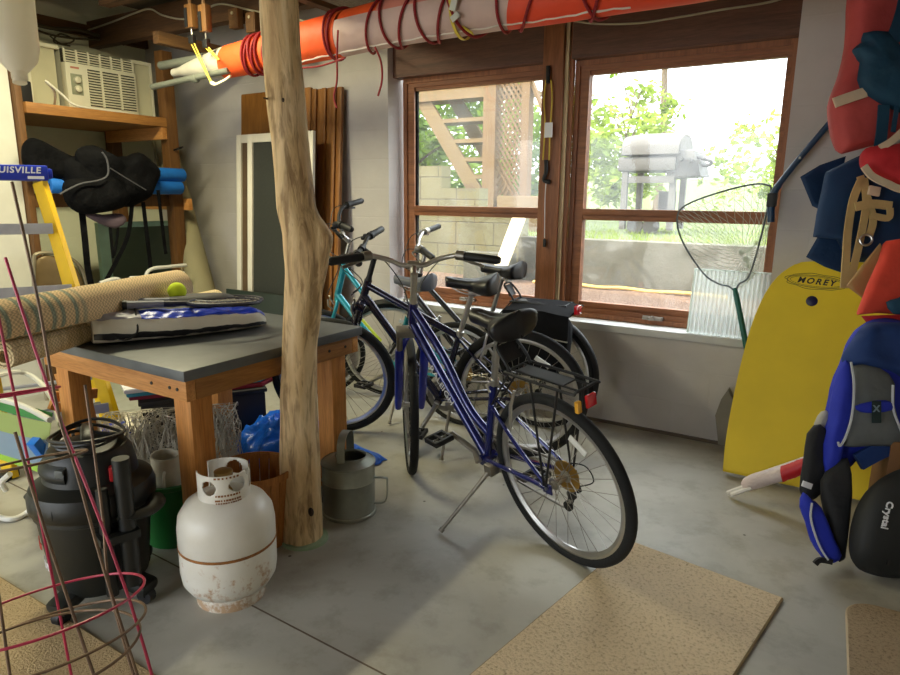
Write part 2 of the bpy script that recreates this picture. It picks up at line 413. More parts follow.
tree('tree', 'leafy green tree whose crown hangs above the barbecue grill outside', 'tree', (-3.25, 12.5, gz(12.5)), 5.6, (1.25, 1.2, 1.3), 2600, LEAFB, 11, .10, 'trees beyond the lawn')
tree('tree', 'bright green tree filling the gaps between the wooden stair treads', 'tree', (-7.6, 10.5, gz(10.5)), 4.6, (1.9, 1.6, 1.9), 6500, LEAFA, 12, .11, 'trees beyond the lawn')
tree('bush', 'tall yellow-green bush at the left edge of the wide window, behind the grill', 'bush', (-3.15, 10.2, gz(10.2)), 2.5, (.75, .7, 1.15), 2400, LEAFC, 13, .08, 'bushes beyond the lawn', trunk=.03)
tree('bush', 'pale green bush seen through the landing net outside', 'bush', (-1.1, 11.0, gz(11)), 1.35, (1.1, .8, .62), 900, LEAFC, 14, .08, 'bushes beyond the lawn', trunk=.03)
tree('bush', 'low green bush behind the stepped block wall and under the stair stringer', 'bush', (-6.2, 8.6, gz(8.6)), 1.7, (1.2, .8, .8), 3400, LEAFA, 15, .08, 'bushes beyond the lawn', trunk=.03)
tree('bush', 'sparse green bush behind the diagonal lattice panel', 'bush', (-5.1, 10.6, gz(10.6)), 2.8, (1.0, .8, 1.3), 2600, LEAFA, 16, .09, 'bushes beyond the lawn', trunk=.03)

# stairs with deck, posts and lattice
SY = 6.7
st = thing('garden_stairs', 'open wooden garden stairs with lattice side rising past the window', 'stairs', (0, 0, 0))
p0, p1 = at(422, 98, Y=SY), at(484, 205, Y=SY)
for dy, lb in ((0, 1), (.85, 2)):
    a, b_ = p0+V((0, dy, 0)), p1+V((0, dy, 0)); d = (b_-a)
    MB(frame_m((a+b_)/2, d, (0, 1, 0))).box((0, 0, 0), (d.length+.3, .045, .17)).build('stringer', WEATH, st)
for px0, py in ((435, 122), (447, 142), (458, 160), (468, 177), (477, 193)):
    q = at(px0, py, Y=SY); MB().bb((q.x-.02, SY-.02, q.z-.02), (at(488, py, Y=SY).x, SY+.30, q.z+.025)).build('tread', WEATH, st)
q0, q1 = at(417, 103, Y=SY), at(486, 96, Y=SY)
MB().bb((-7, SY-.05, q0.z), (q1.x, SY, q0.z+.20)).build('deck_beam', WEATH, st)
MB().bb((-7, SY-.05, q0.z+.21), (q1.x, SY+1.6, q0.z+.26)).build('deck_board', WEATH, st)
for px0, px1, zt in ((485, 497, 3.3), (523, 530, 3.3)):
    a, b_ = at(px0, 150, Y=SY), at(px1, 150, Y=SY); MB().bb((a.x, SY-.06, .9), (b_.x, SY+.06, zt)).build('post', WEATHV, st)
a, b_ = at(497.5, 150, Y=SY), at(522.5, 150, Y=SY)
la = MB(); wv = b_.x-a.x
for k in range(-8, 26):
    for sg in (1, -1):
        z0 = 1.28+k*.085; pts = []
        for x in (0, wv):
            z = z0+sg*(x-wv/2)*1.5; pts.append(V((a.x+x, SY+sg*.006, z)))
        if min(p.z for p in pts) > 1.18 and max(p.z for p in pts) < 3.2:
            la.tube(pts, (.017, .006), 4, flat=(0, 0, 1))
la.build('lattice', WEATHV, st)
a, b_ = at(527, 70, Y=SY), at(556, 140, Y=SY)
MB().tube([a, b_], (.05, .025), 4, flat=(0, 1, 0)).build('brace', WEATHV, st)
MB().bb((at(500, 200, Y=SY).x, SY-.08, .95), (at(548, 200, Y=SY).x, SY+.3, at(520, 196, Y=SY).z), .01).build('base_block', WEATH, st)
MB().bb((-3.22, 5.42, .45), (-2.73, 5.595, .83), .01).build('landscape_block', RETAIN)
tag(bpy.data.objects['landscape_block'], 'low concrete block standing against the foot of the garden block wall', 'block')
pl = MB(); a = at(500, 266, Y=5.35); b_ = at(522, 212, Y=5.58)
pl.tube([a+V((0, 0, -.03)), b_+V((.0, 0, .02))], (.095, .012), 4, flat=(1, 0, 0))
tag(pl.build('plank', M('pale_sunlit_plank', (236, 222, 178), .7, vs=4)), 'pale wooden plank leaning on the garden block wall outside', 'plank')
hs = [at(x, y, Z=.575) for x, y in ((575, 272), (590, 280), (610, 284.5), (640, 283), (664, 286), (690, 292), (730, 297))]
tag(MB().tube(sm([(p.x, min(p.y, 5.50), .58+.01*(i % 2)) for i, p in enumerate(hs)], 6), .016, 8).build('garden_hose', M('yellow_hose', (214, 176, 84), .5)), 'yellow garden hose lying on the mulch outside the wide window', 'hose')

# barbecue grill
gY = 7.3; gzz = gz(gY)
GREY = M('faded_grey_metal', (86, 83, 80), .7, 0, vs=4); GREYD = M('dark_grill_parts', (47, 45, 44), .6)
GREYL = M('pale_grill_lid', (77, 73, 69), .65, 0, vs=5)
bq = thing('barbecue_grill', 'grey gas barbecue grill on a wheeled cart standing on the lawn outside', 'grill', (0, 0, 0))
def gp(px, py, dy=0): return at(px, py, Y=gY+dy)
A, B_ = gp(622, 200), gp(706, 200); z = gp(660, 172).z; zt = gp(660, 158).z
x0, x1 = A.x, B_.x; W = x1-x0
MB().bb((x0+.02, gY-.3, z), (x0+W*.70, gY+.32, zt), .03).build('side_shelf', GREYL, bq)
MB().bb((x0+W*.45, gY-.26, z+.0), (x1-.10, gY+.34, zt+.06), .02).build('firebox', GREY, bq)
lid = MB(); lx0, lx1 = gp(631, 150).x, gp(686, 150).x; lz = gp(650, 136).z
def lidf(u, v):
    a = PI*v; return (lx0+(lx1-lx0)*u, gY+.30-.30*(1-math.cos(a)), zt+.02+(lz-zt-.02)*math.sin(a)**.6*(1-.10*(2*u-1)**4))
lid.surf(lidf, 10, 16, th=.02)
for xx in (lx0, lx1): lid.prism([(-.30*math.cos(PI*k/16), (lz-zt-.02)*math.sin(PI*k/16)**.6) for k in range(17)], .02, frame_m((xx, gY, zt+.02), (0, 1, 0), (0, 0, 1)))
lo_ = lid.build('lid', GREYL, bq)
MB().tube(sm([(lx1-.03, gY-.1, zt+.06), (lx1+.12, gY-.12, zt+.0), (lx1+.28, gY-.12, zt-.05), (lx1+.24, gY-.1, zt-.09), (lx1+.06, gY-.1, zt-.05)], 5), .018, 8).build('lid_handle', GREYD, lo_)
cp = MB(); cp.prism([(0, 0), (.30, -.05), (.34, -.20), (0, -.22)], .5, frame_m((lx1-.12, gY-.02, zt), (1, 0, 0), (0, 0, 1)), .01); cpo = cp.build('control_panel', GREYD, bq)
for k in range(3): MB().rod((lx1+.02+.09*k, gY-.33, zt-.03-.015*k), (lx1+.02+.09*k, gY-.26, zt-.03-.015*k), .022).build('knob', GREYD, cpo)
for i, (xx, dy) in enumerate(((x0+.10, -.25), (x0+.12, .25), (x1-.30, -.22), (x1-.30, .26))):
    MB().bb((xx-.03, gY+dy-.03, gzz+.04), (xx+.03, gY+dy+.03, z)).build('leg', GREY, bq)
MB().bb((x0+.06, gY-.28, gzz+.17), (x1-.26, gY+.28, gzz+.22), .01).build('bottom_shelf', GREYD, bq)
MB().bb((x0+.08, gY-.27, z-.12), (x1-.28, gY-.22, z-.05)).bb((x0+.35, gY+.2, gzz+.2), (x1-.36, gY+.24, z-.2)).build('cross_rail', GREY, bq)
for xx in (x0+.25, x0+.42):
    MB(frame_m((xx, gY-.3, gzz+.085), (1, 0, 0), (0, 0, 1))).lathe([(.0, -.02), (.085, -.02), (.085, .02), (0, .02)], 20).build('wheel', GREYD, bq)

# ------------------------------------------------------------ light and render settings
sc = bpy.context.scene
wd = bpy.data.worlds.new('world'); sc.world = wd; wd.use_nodes = True
bg = wd.node_tree.nodes['Background']; wt_ = wd.node_tree
# bright overcast sky, brighter overhead than at the horizon
_tc = wt_.nodes.new('ShaderNodeTexCoord'); _sp = wt_.nodes.new('ShaderNodeSeparateXYZ'); wt_.links.new(_tc.outputs['Generated'], _sp.inputs[0])
_mr = wt_.nodes.new('ShaderNodeMapRange'); _mr.inputs[1].default_value = 0; _mr.inputs[2].default_value = 1; _mr.inputs[3].default_value = 2.6; _mr.inputs[4].default_value = 7.5
wt_.links.new(_sp.outputs[2], _mr.inputs[0]); wt_.links.new(_mr.outputs[0], bg.inputs[1]); bg.inputs[0].default_value = (.90, .955, 1, 1)
def light(kind, name, loc, power, col=(1, 1, 1), **k):
    l = bpy.data.lights.new(name, kind); l.energy = power; l.color = col
    o = bpy.data.objects.new(name, l); C.objects.link(o); o.location = loc
    for a, b_ in k.items(): setattr(l, a, b_)
    return o
sun = light('SUN', 'sun', (0, 0, 8), 6.0, (1, .90, .70), angle=R(1.2)); sun.rotation_euler = V((.62, .50, -.9)).to_track_quat('-Z', 'Y').to_euler()
def portal(name, loc, sx, sy, direction):
    o = light('AREA', name, loc, 1, shape='RECTANGLE', size=sx, size_y=sy); o.data.cycles.is_portal = True
    o.rotation_euler = V(direction).to_track_quat('-Z', 'Z').to_euler(); return o
portal('window_portal', (-1.59, WY+.25, 1.38), 2.5, 1.6, (0, -1, 0))
portal('fill_opening_portal', (-3.2, YB-.1, 1.15), 4.0, 2.3, (0, 1, 0))  # sky light through the added rear opening
# the bare tube lamp over the shelf corner
lamp = thing('ceiling_lamp', 'bare fluorescent tube lamp under the ceiling boarding', 'lamp', (-3.45, 1.95, 2.63))
MB().bb((-.07, -.6, .03), (.07, .6, .085), .01).build('lamp_housing', TRIMLEAN, lamp)
tb, tt, tbb, _, TL = nt('lamp_tube_glow'); tbb.inputs['Emission Color'].default_value = (1, .93, .62, 1); tbb.inputs['Emission Strength'].default_value = 8
MB().rod((0, -.58, 0), (0, .58, 0), .018).build('tube', tb, lamp)
ll = light('AREA', 'tube_light', (-3.45, 1.95, 2.60), 40, (1, .93, .60), shape='RECTANGLE', size=.1, size_y=1.1)
sc.view_settings.view_transform = 'Standard'; sc.view_settings.look = 'None'; sc.view_settings.gamma = 1; sc.view_settings.use_curve_mapping = False
sc.view_settings.exposure = .62
sc.cycles.use_denoising = True; sc.cycles.max_bounces = 8; sc.cycles.transparent_max_bounces = 16; sc.cycles.caustics_reflective = False; sc.cycles.caustics_refractive = False
sc.cycles.sample_clamp_indirect = 8
# ------------------------------------------------------------ bicycles
RUBBER = M('black_tyre_rubber', (19, 20, 20), .85, var=.2, vs=30, bp=.5, bs=90, bd=.004)
BLKP = M('black_plastic', (15, 15, 17), .55, var=.15, vs=12)
BLKV = M('black_vinyl', (17, 17, 20), .42, var=.1, vs=8, bp=.15, bs=160, bd=.002)
SILVER = M('brushed_alloy', (196, 194, 190), .3, .95, var=.06, vs=9)
STEEL = M('dull_steel', (150, 146, 138), .4, .9, var=.12, vs=14)
GOLD = M('gold_cassette_steel', (190, 150, 76), .35, .9, var=.15, vs=20)
BLUEF = M('metallic_blue_frame', (26, 34, 104), .25, .35, var=.15, coat=.7)
BLUEFK = M('bright_blue_fork', (28, 42, 164), .3, .2, coat=.5)
NAVYF = M('dark_navy_frame', (28, 28, 58), .22, .4, var=.12, coat=.8)
TEALF = M('teal_frame', (22, 142, 160), .3, .15, var=.08, coat=.6)
DARKF = M('black_frame_paint', (28, 28, 32), .3, .2, coat=.6)
LIME = M('lime_decal', (186, 206, 60), .4)
REDL = M('red_reflector', (206, 26, 38), .15, var=.1, coat=1); AMBER = M('amber_reflector', (232, 170, 52), .15, coat=1)
WHITEL = M('white_lettering', (226, 226, 230), .45, var=.03); CLEARR = M('white_reflector', (232, 232, 226), .2, coat=1)
GREYV = M('grey_saddle_vinyl', (96, 100, 110), .4, var=.06, bp=.1, bs=120)
CABLE = M('dark_cable', (32, 32, 34), .45)

def bike(name, label, loc, head, lean, steer=0, Rw=.345, tw=.019, wb=1.06, frame='diamond', col=DARKF, forkcol=None, htz=0., seatz=.90, saddle='wide', crank=0., bar='riser',
         barmat=SILVER, rimmat=SILVER, suspension=True, guards=False, rackm=False, decal=None, stand=None, fsz=1.0, stemmat=SILVER, oval=False, lights=True):
    k = fsz
    root = thing(name, label, 'bicycle', (loc[0], loc[1], -(Rw-tw)*(1-math.cos(lean))), (-lean, 0, head), 'bicycles parked along the window wall')
    a = V((-.34, 0, .94)); n = V((.94, 0, .34)); fh = V((wb, 0, Rw)); ax0 = fh-n*.045
    fk = (.475 if suspension else .40)*k+(Rw-.345)
    P = lambda t, o=0: ax0+a*t+n*o
    crown, htb, htt, stt = P(fk), P(fk+.025), P(fk+.135*k+htz), P(fk+.29*k+htz)
    bb = V((.43*k, 0, .285)); sd = V((-.30, 0, .954)); st = bb+sd*(.40*k if frame != 'low' else .36*k); sp = bb+sd*((seatz-bb.z-.04)/.954)
    rh = V((0, 0, Rw))
    S = Matrix.Translation(ax0) @ Matrix.Rotation(R(steer), 4, a) @ Matrix.Translation(-ax0)
    # frame
    f = MB()
    f.tube([htb, htt], .021, 14); f.tube([bb, st], .0165, 12)
    if frame == 'mixte':
        f.tube(sm([htb+a*.02, (htb+bb)/2+V((-.02, 0, -.02)), bb], 8), .021, 12)
        j = bb+sd*.13
        f.tube(sm([htt-a*.03, htt*.62+j*.38+V((.0, 0, -.012)), htt*.25+j*.75+V((.02, 0, -.035)), j], 8), .018, 12)
        top = bb+sd*.30
    elif frame == 'low':
        f.tube([htb+a*.01, bb], .021, 12); j = bb+sd*.17
        f.tube([htt-a*.03, j], .017, 12); top = st-sd*.02
    else:
        f.tube([htb+a*.02, bb], .022, 12); f.tube([htt-a*.03, st-sd*.02], .018, 12); top = st-sd*.03
    f.rod(bb+V((0, -.036, 0)), bb+V((0, .036, 0)), .023, n=16)
    for s in (1, -1):
        f.tube(sm([bb+V((-.01, .022*s, 0)), V((Rw+.03, .034*s, .30)), V((.10, .058*s, Rw-.01)), rh+V((.01, .066*s, -.005))], 5), .0095, 8)
        f.tube(sm([top+V((-.01, .018*s, 0)), top*.55+rh*.45+V((0, .045*s, 0)), rh+V((0, .066*s, .005))], 5), .0078, 8)
        f.box(rh+V((.0, .066*s, -.002)), (.045, .005, .04))
    fo = f.build('frame', col, root)
    if decal:
        txt, dm = decal
        c = (htb*.55+bb*.45); d = (htb-bb).normalized()
        text_mb(txt, .05, frame_m(c+V((0, .0225, 0)), -d, V((d.z, 0, -d.x)) if d.z < 0 else V((-d.z, 0, d.x))), .001).build('lettering', dm, fo)
    # fork
    g = MB(S); fc = forkcol or col
    g.tube([crown, htb], .016, 12)
    if suspension:
        lower = MB(S)
        for s in (1, -1):
            y = .058*s
            g.tube([crown+V((0, y, -.0))+a*.02, crown+V((0, y, 0))-a*.14], .0145, 12)
            lower.tube([crown+V((0, y, 0))-a*.10, crown+V((0, y, 0))-a*.115, fh+V((-.02, y, .03)), fh+V((0, y, -.015))], [.0185, .021, .019, .015], 12)
        lower.tube(sm([crown+V((0, .058, 0))-a*.13, crown-a*.03+n*.035, crown+V((0, -.058, 0))-a*.13], 8), .012, 8)
        g.box(crown+a*.0, (.055, .15, .04), (0, R(-20), 0), .01)
        fko = g.build('fork', STEEL if forkcol else fc, root); lower.build('fork_leg', fc, fko)
    else:
        for s in (1, -1):
            g.tube(sm([crown+V((0, .01*s, 0)), crown+V((0, .05*s, -.03)), crown*.4+fh*.6+V((-.02, .052*s, 0)), fh+V((0, .052*s, 0))], 6), [.014-.00025*i for i in range(19)], 10)
        g.build('fork', fc, root)
    # wheels
    def wheel(nm, c, mtx, rear=False):
        q = MB(mtx); q.torus(c, Rw-tw, tw, (0, 1, 0), 72, 12); o = q.build(nm, RUBBER, root)
        q = MB(mtx @ Matrix.Translation(c) @ Matrix.Rotation(PI/2, 4, 'X'))
        r1 = Rw-2*tw+.006
        q.lathe([(r1, -.011), (r1, .011), (r1-.012, .0125), (r1-.026, .004), (r1-.026, -.004), (r1-.012, -.0125), (r1, -.011)], 72, cap=False); q.build('rim', rimmat, o)
        q = MB(mtx)
        for i in range(32):
            s = 1 if i % 2 else -1; t = 2*PI*i/32; t2 = t+(.42 if (i//2) % 2 else -.42)
            q.tube([c+V((.021*math.cos(t2), .030*s, .021*math.sin(t2))), c+V(((r1-.02)*math.cos(t), .002*s, (r1-.02)*math.sin(t)))], .0013, 4, cap=False)
        q.build('spokes', STEEL, o)
        q = MB(mtx); q.rod(c+V((0, -.045, 0)), c+V((0, .045, 0)), .013); q.rod(c+V((0, -.034, 0)), c+V((0, -.028, 0)), .024, n=20); q.rod(c+V((0, .028, 0)), c+V((0, .034, 0)), .024, n=20)
        q.rod(c+V((0, -.075, 0)), c+V((0, .075, 0)), .006); q.build('hub', SILVER, o)
        t = R(58) if rear else R(60)
        for da in (0,) if not oval else (0, .35):
            ctr = c+V((-(r1-.085)*math.cos(t+da), 0, (r1-.085)*math.sin(t+da)))
            q = MB(mtx @ frame_m(ctr, (math.sin(t+da), 0, math.cos(t+da)), (math.cos(t+da), 0, -math.sin(t+da)) ))
            q.box((0, 0, .010), (.085, .026, .005), bev=.002); q.build('wheel_reflector', CLEARR, o)
        return o
    wheel('front_wheel', fh, S)
    rw = wheel('rear_wheel', rh, Matrix(), True)
    q = MB(Matrix.Translation(rh+V((0, -.040, 0))) @ Matrix.Rotation(PI/2, 4, 'X'))
    for i in range(7):
        r_ = .058-.0055*i; q.prism([((r_+(.003 if j % 2 else -.001))*math.cos(PI*j/(14+0)), (r_+(.003 if j % 2 else -.001))*math.sin(PI*j/14)) for j in range(28)], .0018, Matrix.Translation((0, 0, .0045*i)))
    q.lathe([(.064, -.006), (.064, -.004), (.02, -.004), (.02, -.006)], 30); q.build('cassette', GOLD, rw)
    # drivetrain
    d = MB()
    for s, r_ in ((-.045, .088), (-.038, .07)):
        d.m = Matrix.Translation(bb+V((0, s, 0))) @ Matrix.Rotation(PI/2, 4, 'X')
        d.lathe([(r_-.014, -.001), (r_, -.001), (r_, .001), (r_-.014, .001), (r_-.014, -.001)], 44, cap=False)
        for i in range(5): d.box(((r_-.02)/2*math.cos(i*1.257), (r_-.02)/2*math.sin(i*1.257), 0), (r_-.012, .012, .002), (0, 0, i*1.257))
    d.build('chainring', STEEL, root)
    ch = MB(); za, zb = rh.z+.045, bb.z+.085
    loop = [(bb.x, zb), (0.0, za)]+[(-.045*math.sin(t), rh.z+.045*math.cos(t)) for t in (.8, 1.6, 2.3)]+[(-.01, rh.z-.08), (.02, rh.z-.15), (.05, rh.z-.16), (bb.x, bb.z-.085)]+[(bb.x+.085*math.sin(t), bb.z-.085*math.cos(t)) for t in (.8, 1.57, 2.3)]
    ch.tube([V((x, -.044, z)) for x, z in loop], (.004, .006), 6, closed=True, flat=(0, 1, 0)); ch.build('chain', STEEL, root)
    de = MB(); de.box(rh+V((-.01, -.066, -.05)), (.03, .02, .06), (0, .3, 0), .004).tube([rh+V((-.01, -.05, -.07)), rh+V((.02, -.05, -.15))], (.013, .004), 6)
    for zz, xx in ((-.085, -.005), (-.145, .02)): de.rod(rh+V((xx, -.052, zz)), rh+V((xx, -.040, zz)), .021, n=14)
    de.tube(sm([rh+V((-.03, -.07, -.05)), rh+V((-.10, -.07, .0)), rh+V((-.07, -.06, .06)), rh+V((.05, -.05, .03))], 6), .0025, 6)
    de.build('derailleur', BLKP, root)
    cr = MB(); ends = {}
    for s, t in ((1, crank), (-1, crank+180)):
        e = bb+V((.17*math.cos(R(t)), .075*s, .17*math.sin(R(t)))); ends[s] = e
        cr.tube([bb+V((0, .05*s, 0)), bb*.7+e*.3+V((0, .012*s, 0)), e+V((0, 0, 0))], [.016, .013, .012], 8)
        cr.rod(e, e+V((0, .09*s, 0)), .005)
    cro = cr.build('crank', STEEL, root)
    for s in (1, -1):
        e = ends[s]+V((0, .065*s, 0)); p = MB()
        for x in (-.036, .036): p.box(e+V((x, 0, 0)), (.016, .095, .024), bev=.004)
        for y in (-.042, 0, .042): p.box(e+V((0, y, 0)), (.07, .012, .02), bev=.003)
        p.build('pedal', BLKP, cro)
    # seat
    MB().tube([st-sd*.03, sp], .0135, 12).build('seatpost', SILVER, root)
    cl = MB(); cl.rod(st-sd*.012, st+sd*.014, .0195); cl.tube([st+V((0, .015, 0)), st+V((0, .04, 0)), st+V((-.03, .05, -.02))], .005, 6); cl.build('seat_clamp', SILVER, root)
    hw = {'wide': .118, 'slim': .10}[saddle]; sz = seatz
    def sf(u, v):
        x = -.125+.27*u; w = hw*(max(0., 1-(u/.42)**2*.55) if u < .42 else .45-.13*min(1, (u-.42)/.3)) if u < .9 else hw*.32*math.sqrt(max(.02, 1-((u-.9)/.1)**2))
        if u < .12: w *= math.sqrt(max(.02, 1-((.12-u)/.12)**2))
        h = .048+.055*max(0, 1-u/.55); top = .02*max(0, 1-u/.35)**1.0+.012*u*u; c, s_ = math.cos(2*PI*v), math.sin(2*PI*v)
        g_ = -.008*math.exp(-(c/.22)**2)*(s_ > 0)*(1 if .1 < u < .85 else 0)
        return (sp.x+x, w*c, sz-.012+top+g_+(h*.42*s_ if s_ > 0 else h*.95*s_*(.45+.55*abs(c))))
    sa = MB(); sa.surf(sf, 28, 24, cv=True)
    sa.add([sf(0, j/24) for j in range(24)], [list(range(24))]); sa.add([sf(1, j/24) for j in range(24)], [list(range(24))])
    sao = sa.build('saddle', GREYV if saddle == 'slim' and col is TEALF else BLKV, root, smooth=60)
    r_ = MB()
    for s in (1, -1): r_.tube(sm([V((sp.x-.09, .04*s, sz-.05)), V((sp.x-.04, .022*s, sz-.062)), V((sp.x+.04, .022*s, sz-.058)), V((sp.x+.11, .008*s, sz-.035))], 5), .0035, 6)
    r_.box((sp.x, 0, sz-.06), (.04, .05, .024), bev=.006); r_.build('saddle_rail', STEEL, sao)
    # steering
    ba = stt+n*.055 if bar != 'flat' else stt+n*.075
    MB(S).tube([htt, htt+a*.02, stt-a*.01], [.019, .0145, .0145], 12).tube([stt-a*.03, ba], .016, 10).rod(ba+V((0, -.025, 0)), ba+V((0, .025, 0)), .019).build('stem', stemmat, root)
    if bar == 'riser': L = [(0, 0, 0), (0, .05, 0), (.0, .10, .022), (-.02, .17, .042), (-.05, .215, .045), (-.115, .345, .036)]
    elif bar == 'high': L = [(0, 0, 0), (0, .04, 0), (.02, .10, .07), (.0, .17, .125), (-.05, .24, .13), (-.11, .32, .125)]
    else: L = [(0, 0, 0), (0, .06, .0), (-.005, .13, .018), (-.02, .20, .02), (-.05, .32, .018)]
    hb = MB(S); hp = [V(p) for p in L]
    whole = [ba+V((p.x, -p.y, p.z)) for p in hp[:0:-1]]+[ba+p for p in hp]
    hb.tube(sm(whole, 5), .0112, 10); hbo = hb.build('handlebar', barmat, root)
    for s in (1, -1):
        e, b_ = ba+V((hp[-1].x, hp[-1].y*s, hp[-1].z)), ba+V((hp[-2].x, hp[-2].y*s, hp[-2].z)); dd = (e-b_).normalized()
        g = MB(S); g.tube([b_+dd*.0, b_+dd*.012, e, e+dd*.012], [.016, .0185, .0185, .013], 12)
        for i in range(5): g.rod(b_+dd*(.02+.018*i), b_+dd*(.026+.018*i), .0178)
        g.build('grip', BLKP if saddle != 'grey' else GREYV, hbo)
        q = MB(S); b2 = b_-dd*.02
        q.rod(b2-dd*.016, b2+dd*.02, .0215, n=14); q.box(b2+V((.02, 0, -.006)), (.045, .03, .03), bev=.008)
        q.tube(sm([b2+V((.03, 0, -.01)), b2+V((.055, .01*s, -.02)), b_+dd*.04+V((.055, 0, -.03)), b_+dd*.095+V((.045, 0, -.04))], 5), (.008, .004), 8, flat=(0, 0, 1))
        q.build('brake_lever', BLKP if barmat is not SILVER else STEEL, hbo)
        cb = MB(S); cb.tube(sm([b2+V((.03, 0, 0)), b2+V((.10, -.06*s, -.02)), ba+V((.10, .05*s, -.09)), stt+V((.09, .02*s, -.16)), crown+V((.05, .02*s, .05))], 6), .0028, 6); cb.build('brake_cable', CABLE, hbo)
    # brakes
    br = MB(S)
    for s in (1, -1): br.tube([crown+V((.03, .058*s, -.11)) if suspension else crown+V((.03, .04*s, -.05)), crown+V((.05, .052*s, -.02)), crown+V((.05, .03*s, .015))], .006, 6)
    br.tube([crown+V((.05, .05, .0)), crown+V((.05, -.05, .0))], .002, 6); br.build('front_brake', STEEL, root)
    br = MB(); tp = top*.5+rh*.5
    rb = V((.21, 0, Rw+.27))
    for s in (1, -1): br.tube([V((.19, .045*s, Rw+.19)), V((.165, .050*s, Rw+.28)), V((.155, .03*s, Rw+.335))], .007, 6)
    br.tube([V((.155, .05, Rw+.325)), V((.155, -.05, Rw+.325))], .0025, 6); br.build('rear_brake', SILVER, root)
    # kickstand reaching the floor
    if stand:
        fx, fy = stand; foot = V((fx, fy, fy*math.tan(lean)+(Rw-tw)*(1-math.cos(lean))/math.cos(lean)+.012))
        pv = V((bb.x-.07, .04, bb.z-.01)); kd = (foot-pv)
        q = MB(); q.box(pv+V((.0, -.0, .0)), (.045, .05, .05), bev=.008); q.tube([pv, pv+kd*.12, pv+kd*.96], [.014, .009, .0075], 10); q.tube([pv+kd*.95, foot], [.011, .012], 10); q.build('kickstand', STEEL, root)
    if guards:
        for c, m_, t0, t1 in ((rh, Matrix(), -20, 175), (fh, S, 20, 150)):
            q = MB(m_); q.surf(lambda u, v: tuple(c+V(((Rw+.022-.02*(2*v-1)**2)*math.cos(R(t0+(t1-t0)*u)+(PI if False else 0))*-1, .028*(2*v-1), (Rw+.022-.02*(2*v-1)**2)*math.sin(R(t0+(t1-t0)*u))))), 30, 6, th=.0025)
            q.build('mudguard', BLKP, root)
    if rackm:
        z = Rw*2+.075; q = MB(); x0, x1, w = -.17, .16, .062
        q.tube(sm([(x1, -w, z), (x0+.02, -w, z), (x0, -w+.02, z), (x0, w-.02, z), (x0+.02, w, z), (x1, w, z)], 5), .0055, 8)
        for y in (-.03, 0.03): q.tube([(x1, y, z), (x0, y, z)], .004, 6)
        q.bb((x0+.07, -.028, z-.003), (x1-.03, .028, z+.003))
        q.tube([(x1, -w, z), (x1, w, z)], .0055, 8)
        for s in (1, -1):
            q.tube([rh+V((.01, .072*s, .01)), V((.02, .066*s, z))], .0045, 8); q.tube([rh+V((.0, .072*s, .01)), V((-.11, .066*s, z))], .0045, 8)
            q.tube([top+V((-.02, .02*s, 0)), V((x1, .03*s, z))], .004, 8)
        q.build('rear_rack', BLKP, root)
        ro = [c for c in root.children if c.name.startswith('rear_rack')][-1]
        q = MB(); up = [V((x1-.02, -.05, z)), V((x1+.0, -.052, z+.035)), V((x1+.045, -.045, z+.085)), V((x1+.05, 0, z+.095)), V((x1+.045, .045, z+.085)), V((x1, .052, z+.035)), V((x1-.02, .05, z))]
        q.tube(sm(up, 5), .006, 8); q.build('spring_clip', BLKP, ro)
        MB().box((x1+.028, 0, z+.055), (.006, .082, .07), (0, R(28), 0), .002).build('clip_plate', BLKV, ro)
        if lights: MB().box((x0-.012, -.01, z-.045), (.012, .045, .045), bev=.004).build('reflector', REDL, ro)
        if lights: MB().box((x0-.006, .045, z-.05), (.016, .02, .042), bev=.004).build('reflector', AMBER, ro)
    return root
A_ = bike('bicycle', 'metallic blue step-through bicycle in front, with black rear rack and gold cassette', (-.797, 2.17), 2.762, .205, steer=-31, frame='mixte', col=BLUEF, forkcol=BLUEFK,
          seatz=.94, crank=38, bar='riser', rackm=True, decal=('RALEIGH', WHITEL), stand=(.42, .30), htz=.02, tw=.0205)
B_ = bike('bicycle', 'dark navy mountain bicycle standing directly behind the blue one', (-1.40, 2.96), 3.393, .12, steer=14, Rw=.357, frame='diamond', col=NAVYF, tw=.025, seatz=.945, crank=-60, bar='flat', barmat=BLKP, stemmat=BLKP,
          stand=(.36, .22), decal=None)
C_ = bike('bicycle', 'teal bicycle with a grey saddle, nearest the leaning wooden panels', (-1.90, 3.20), 3.16, .06, steer=34, Rw=.32, frame='low', col=TEALF, suspension=False, htz=.11, seatz=.865, saddle='slim', crank=-30, bar='high', wb=1.10,
          barmat=BLKP, stand=(.36, .24), decal=None, fsz=1.1, oval=True)
D_ = bike('bicycle', 'black bicycle with silver handlebar parked closest to the window wall, carrying a pannier', (-1.50, 3.43), PI+.02, .05, steer=30, frame='low', col=DARKF, suspension=False, htz=.05, seatz=.945, crank=70, bar='riser', guards=True,
          stand=(.36, .21), rackm=True, lights=False)
for bmx in (C_,):
    f = MB(); f.tube([(.56, .018, .46), (.72, .018, .60)], (.006, .012), 4, flat=(0, 1, 0)); fr = [c for c in bmx.children if c.name.startswith('frame')][0]
    f.build('decal', LIME, fr)
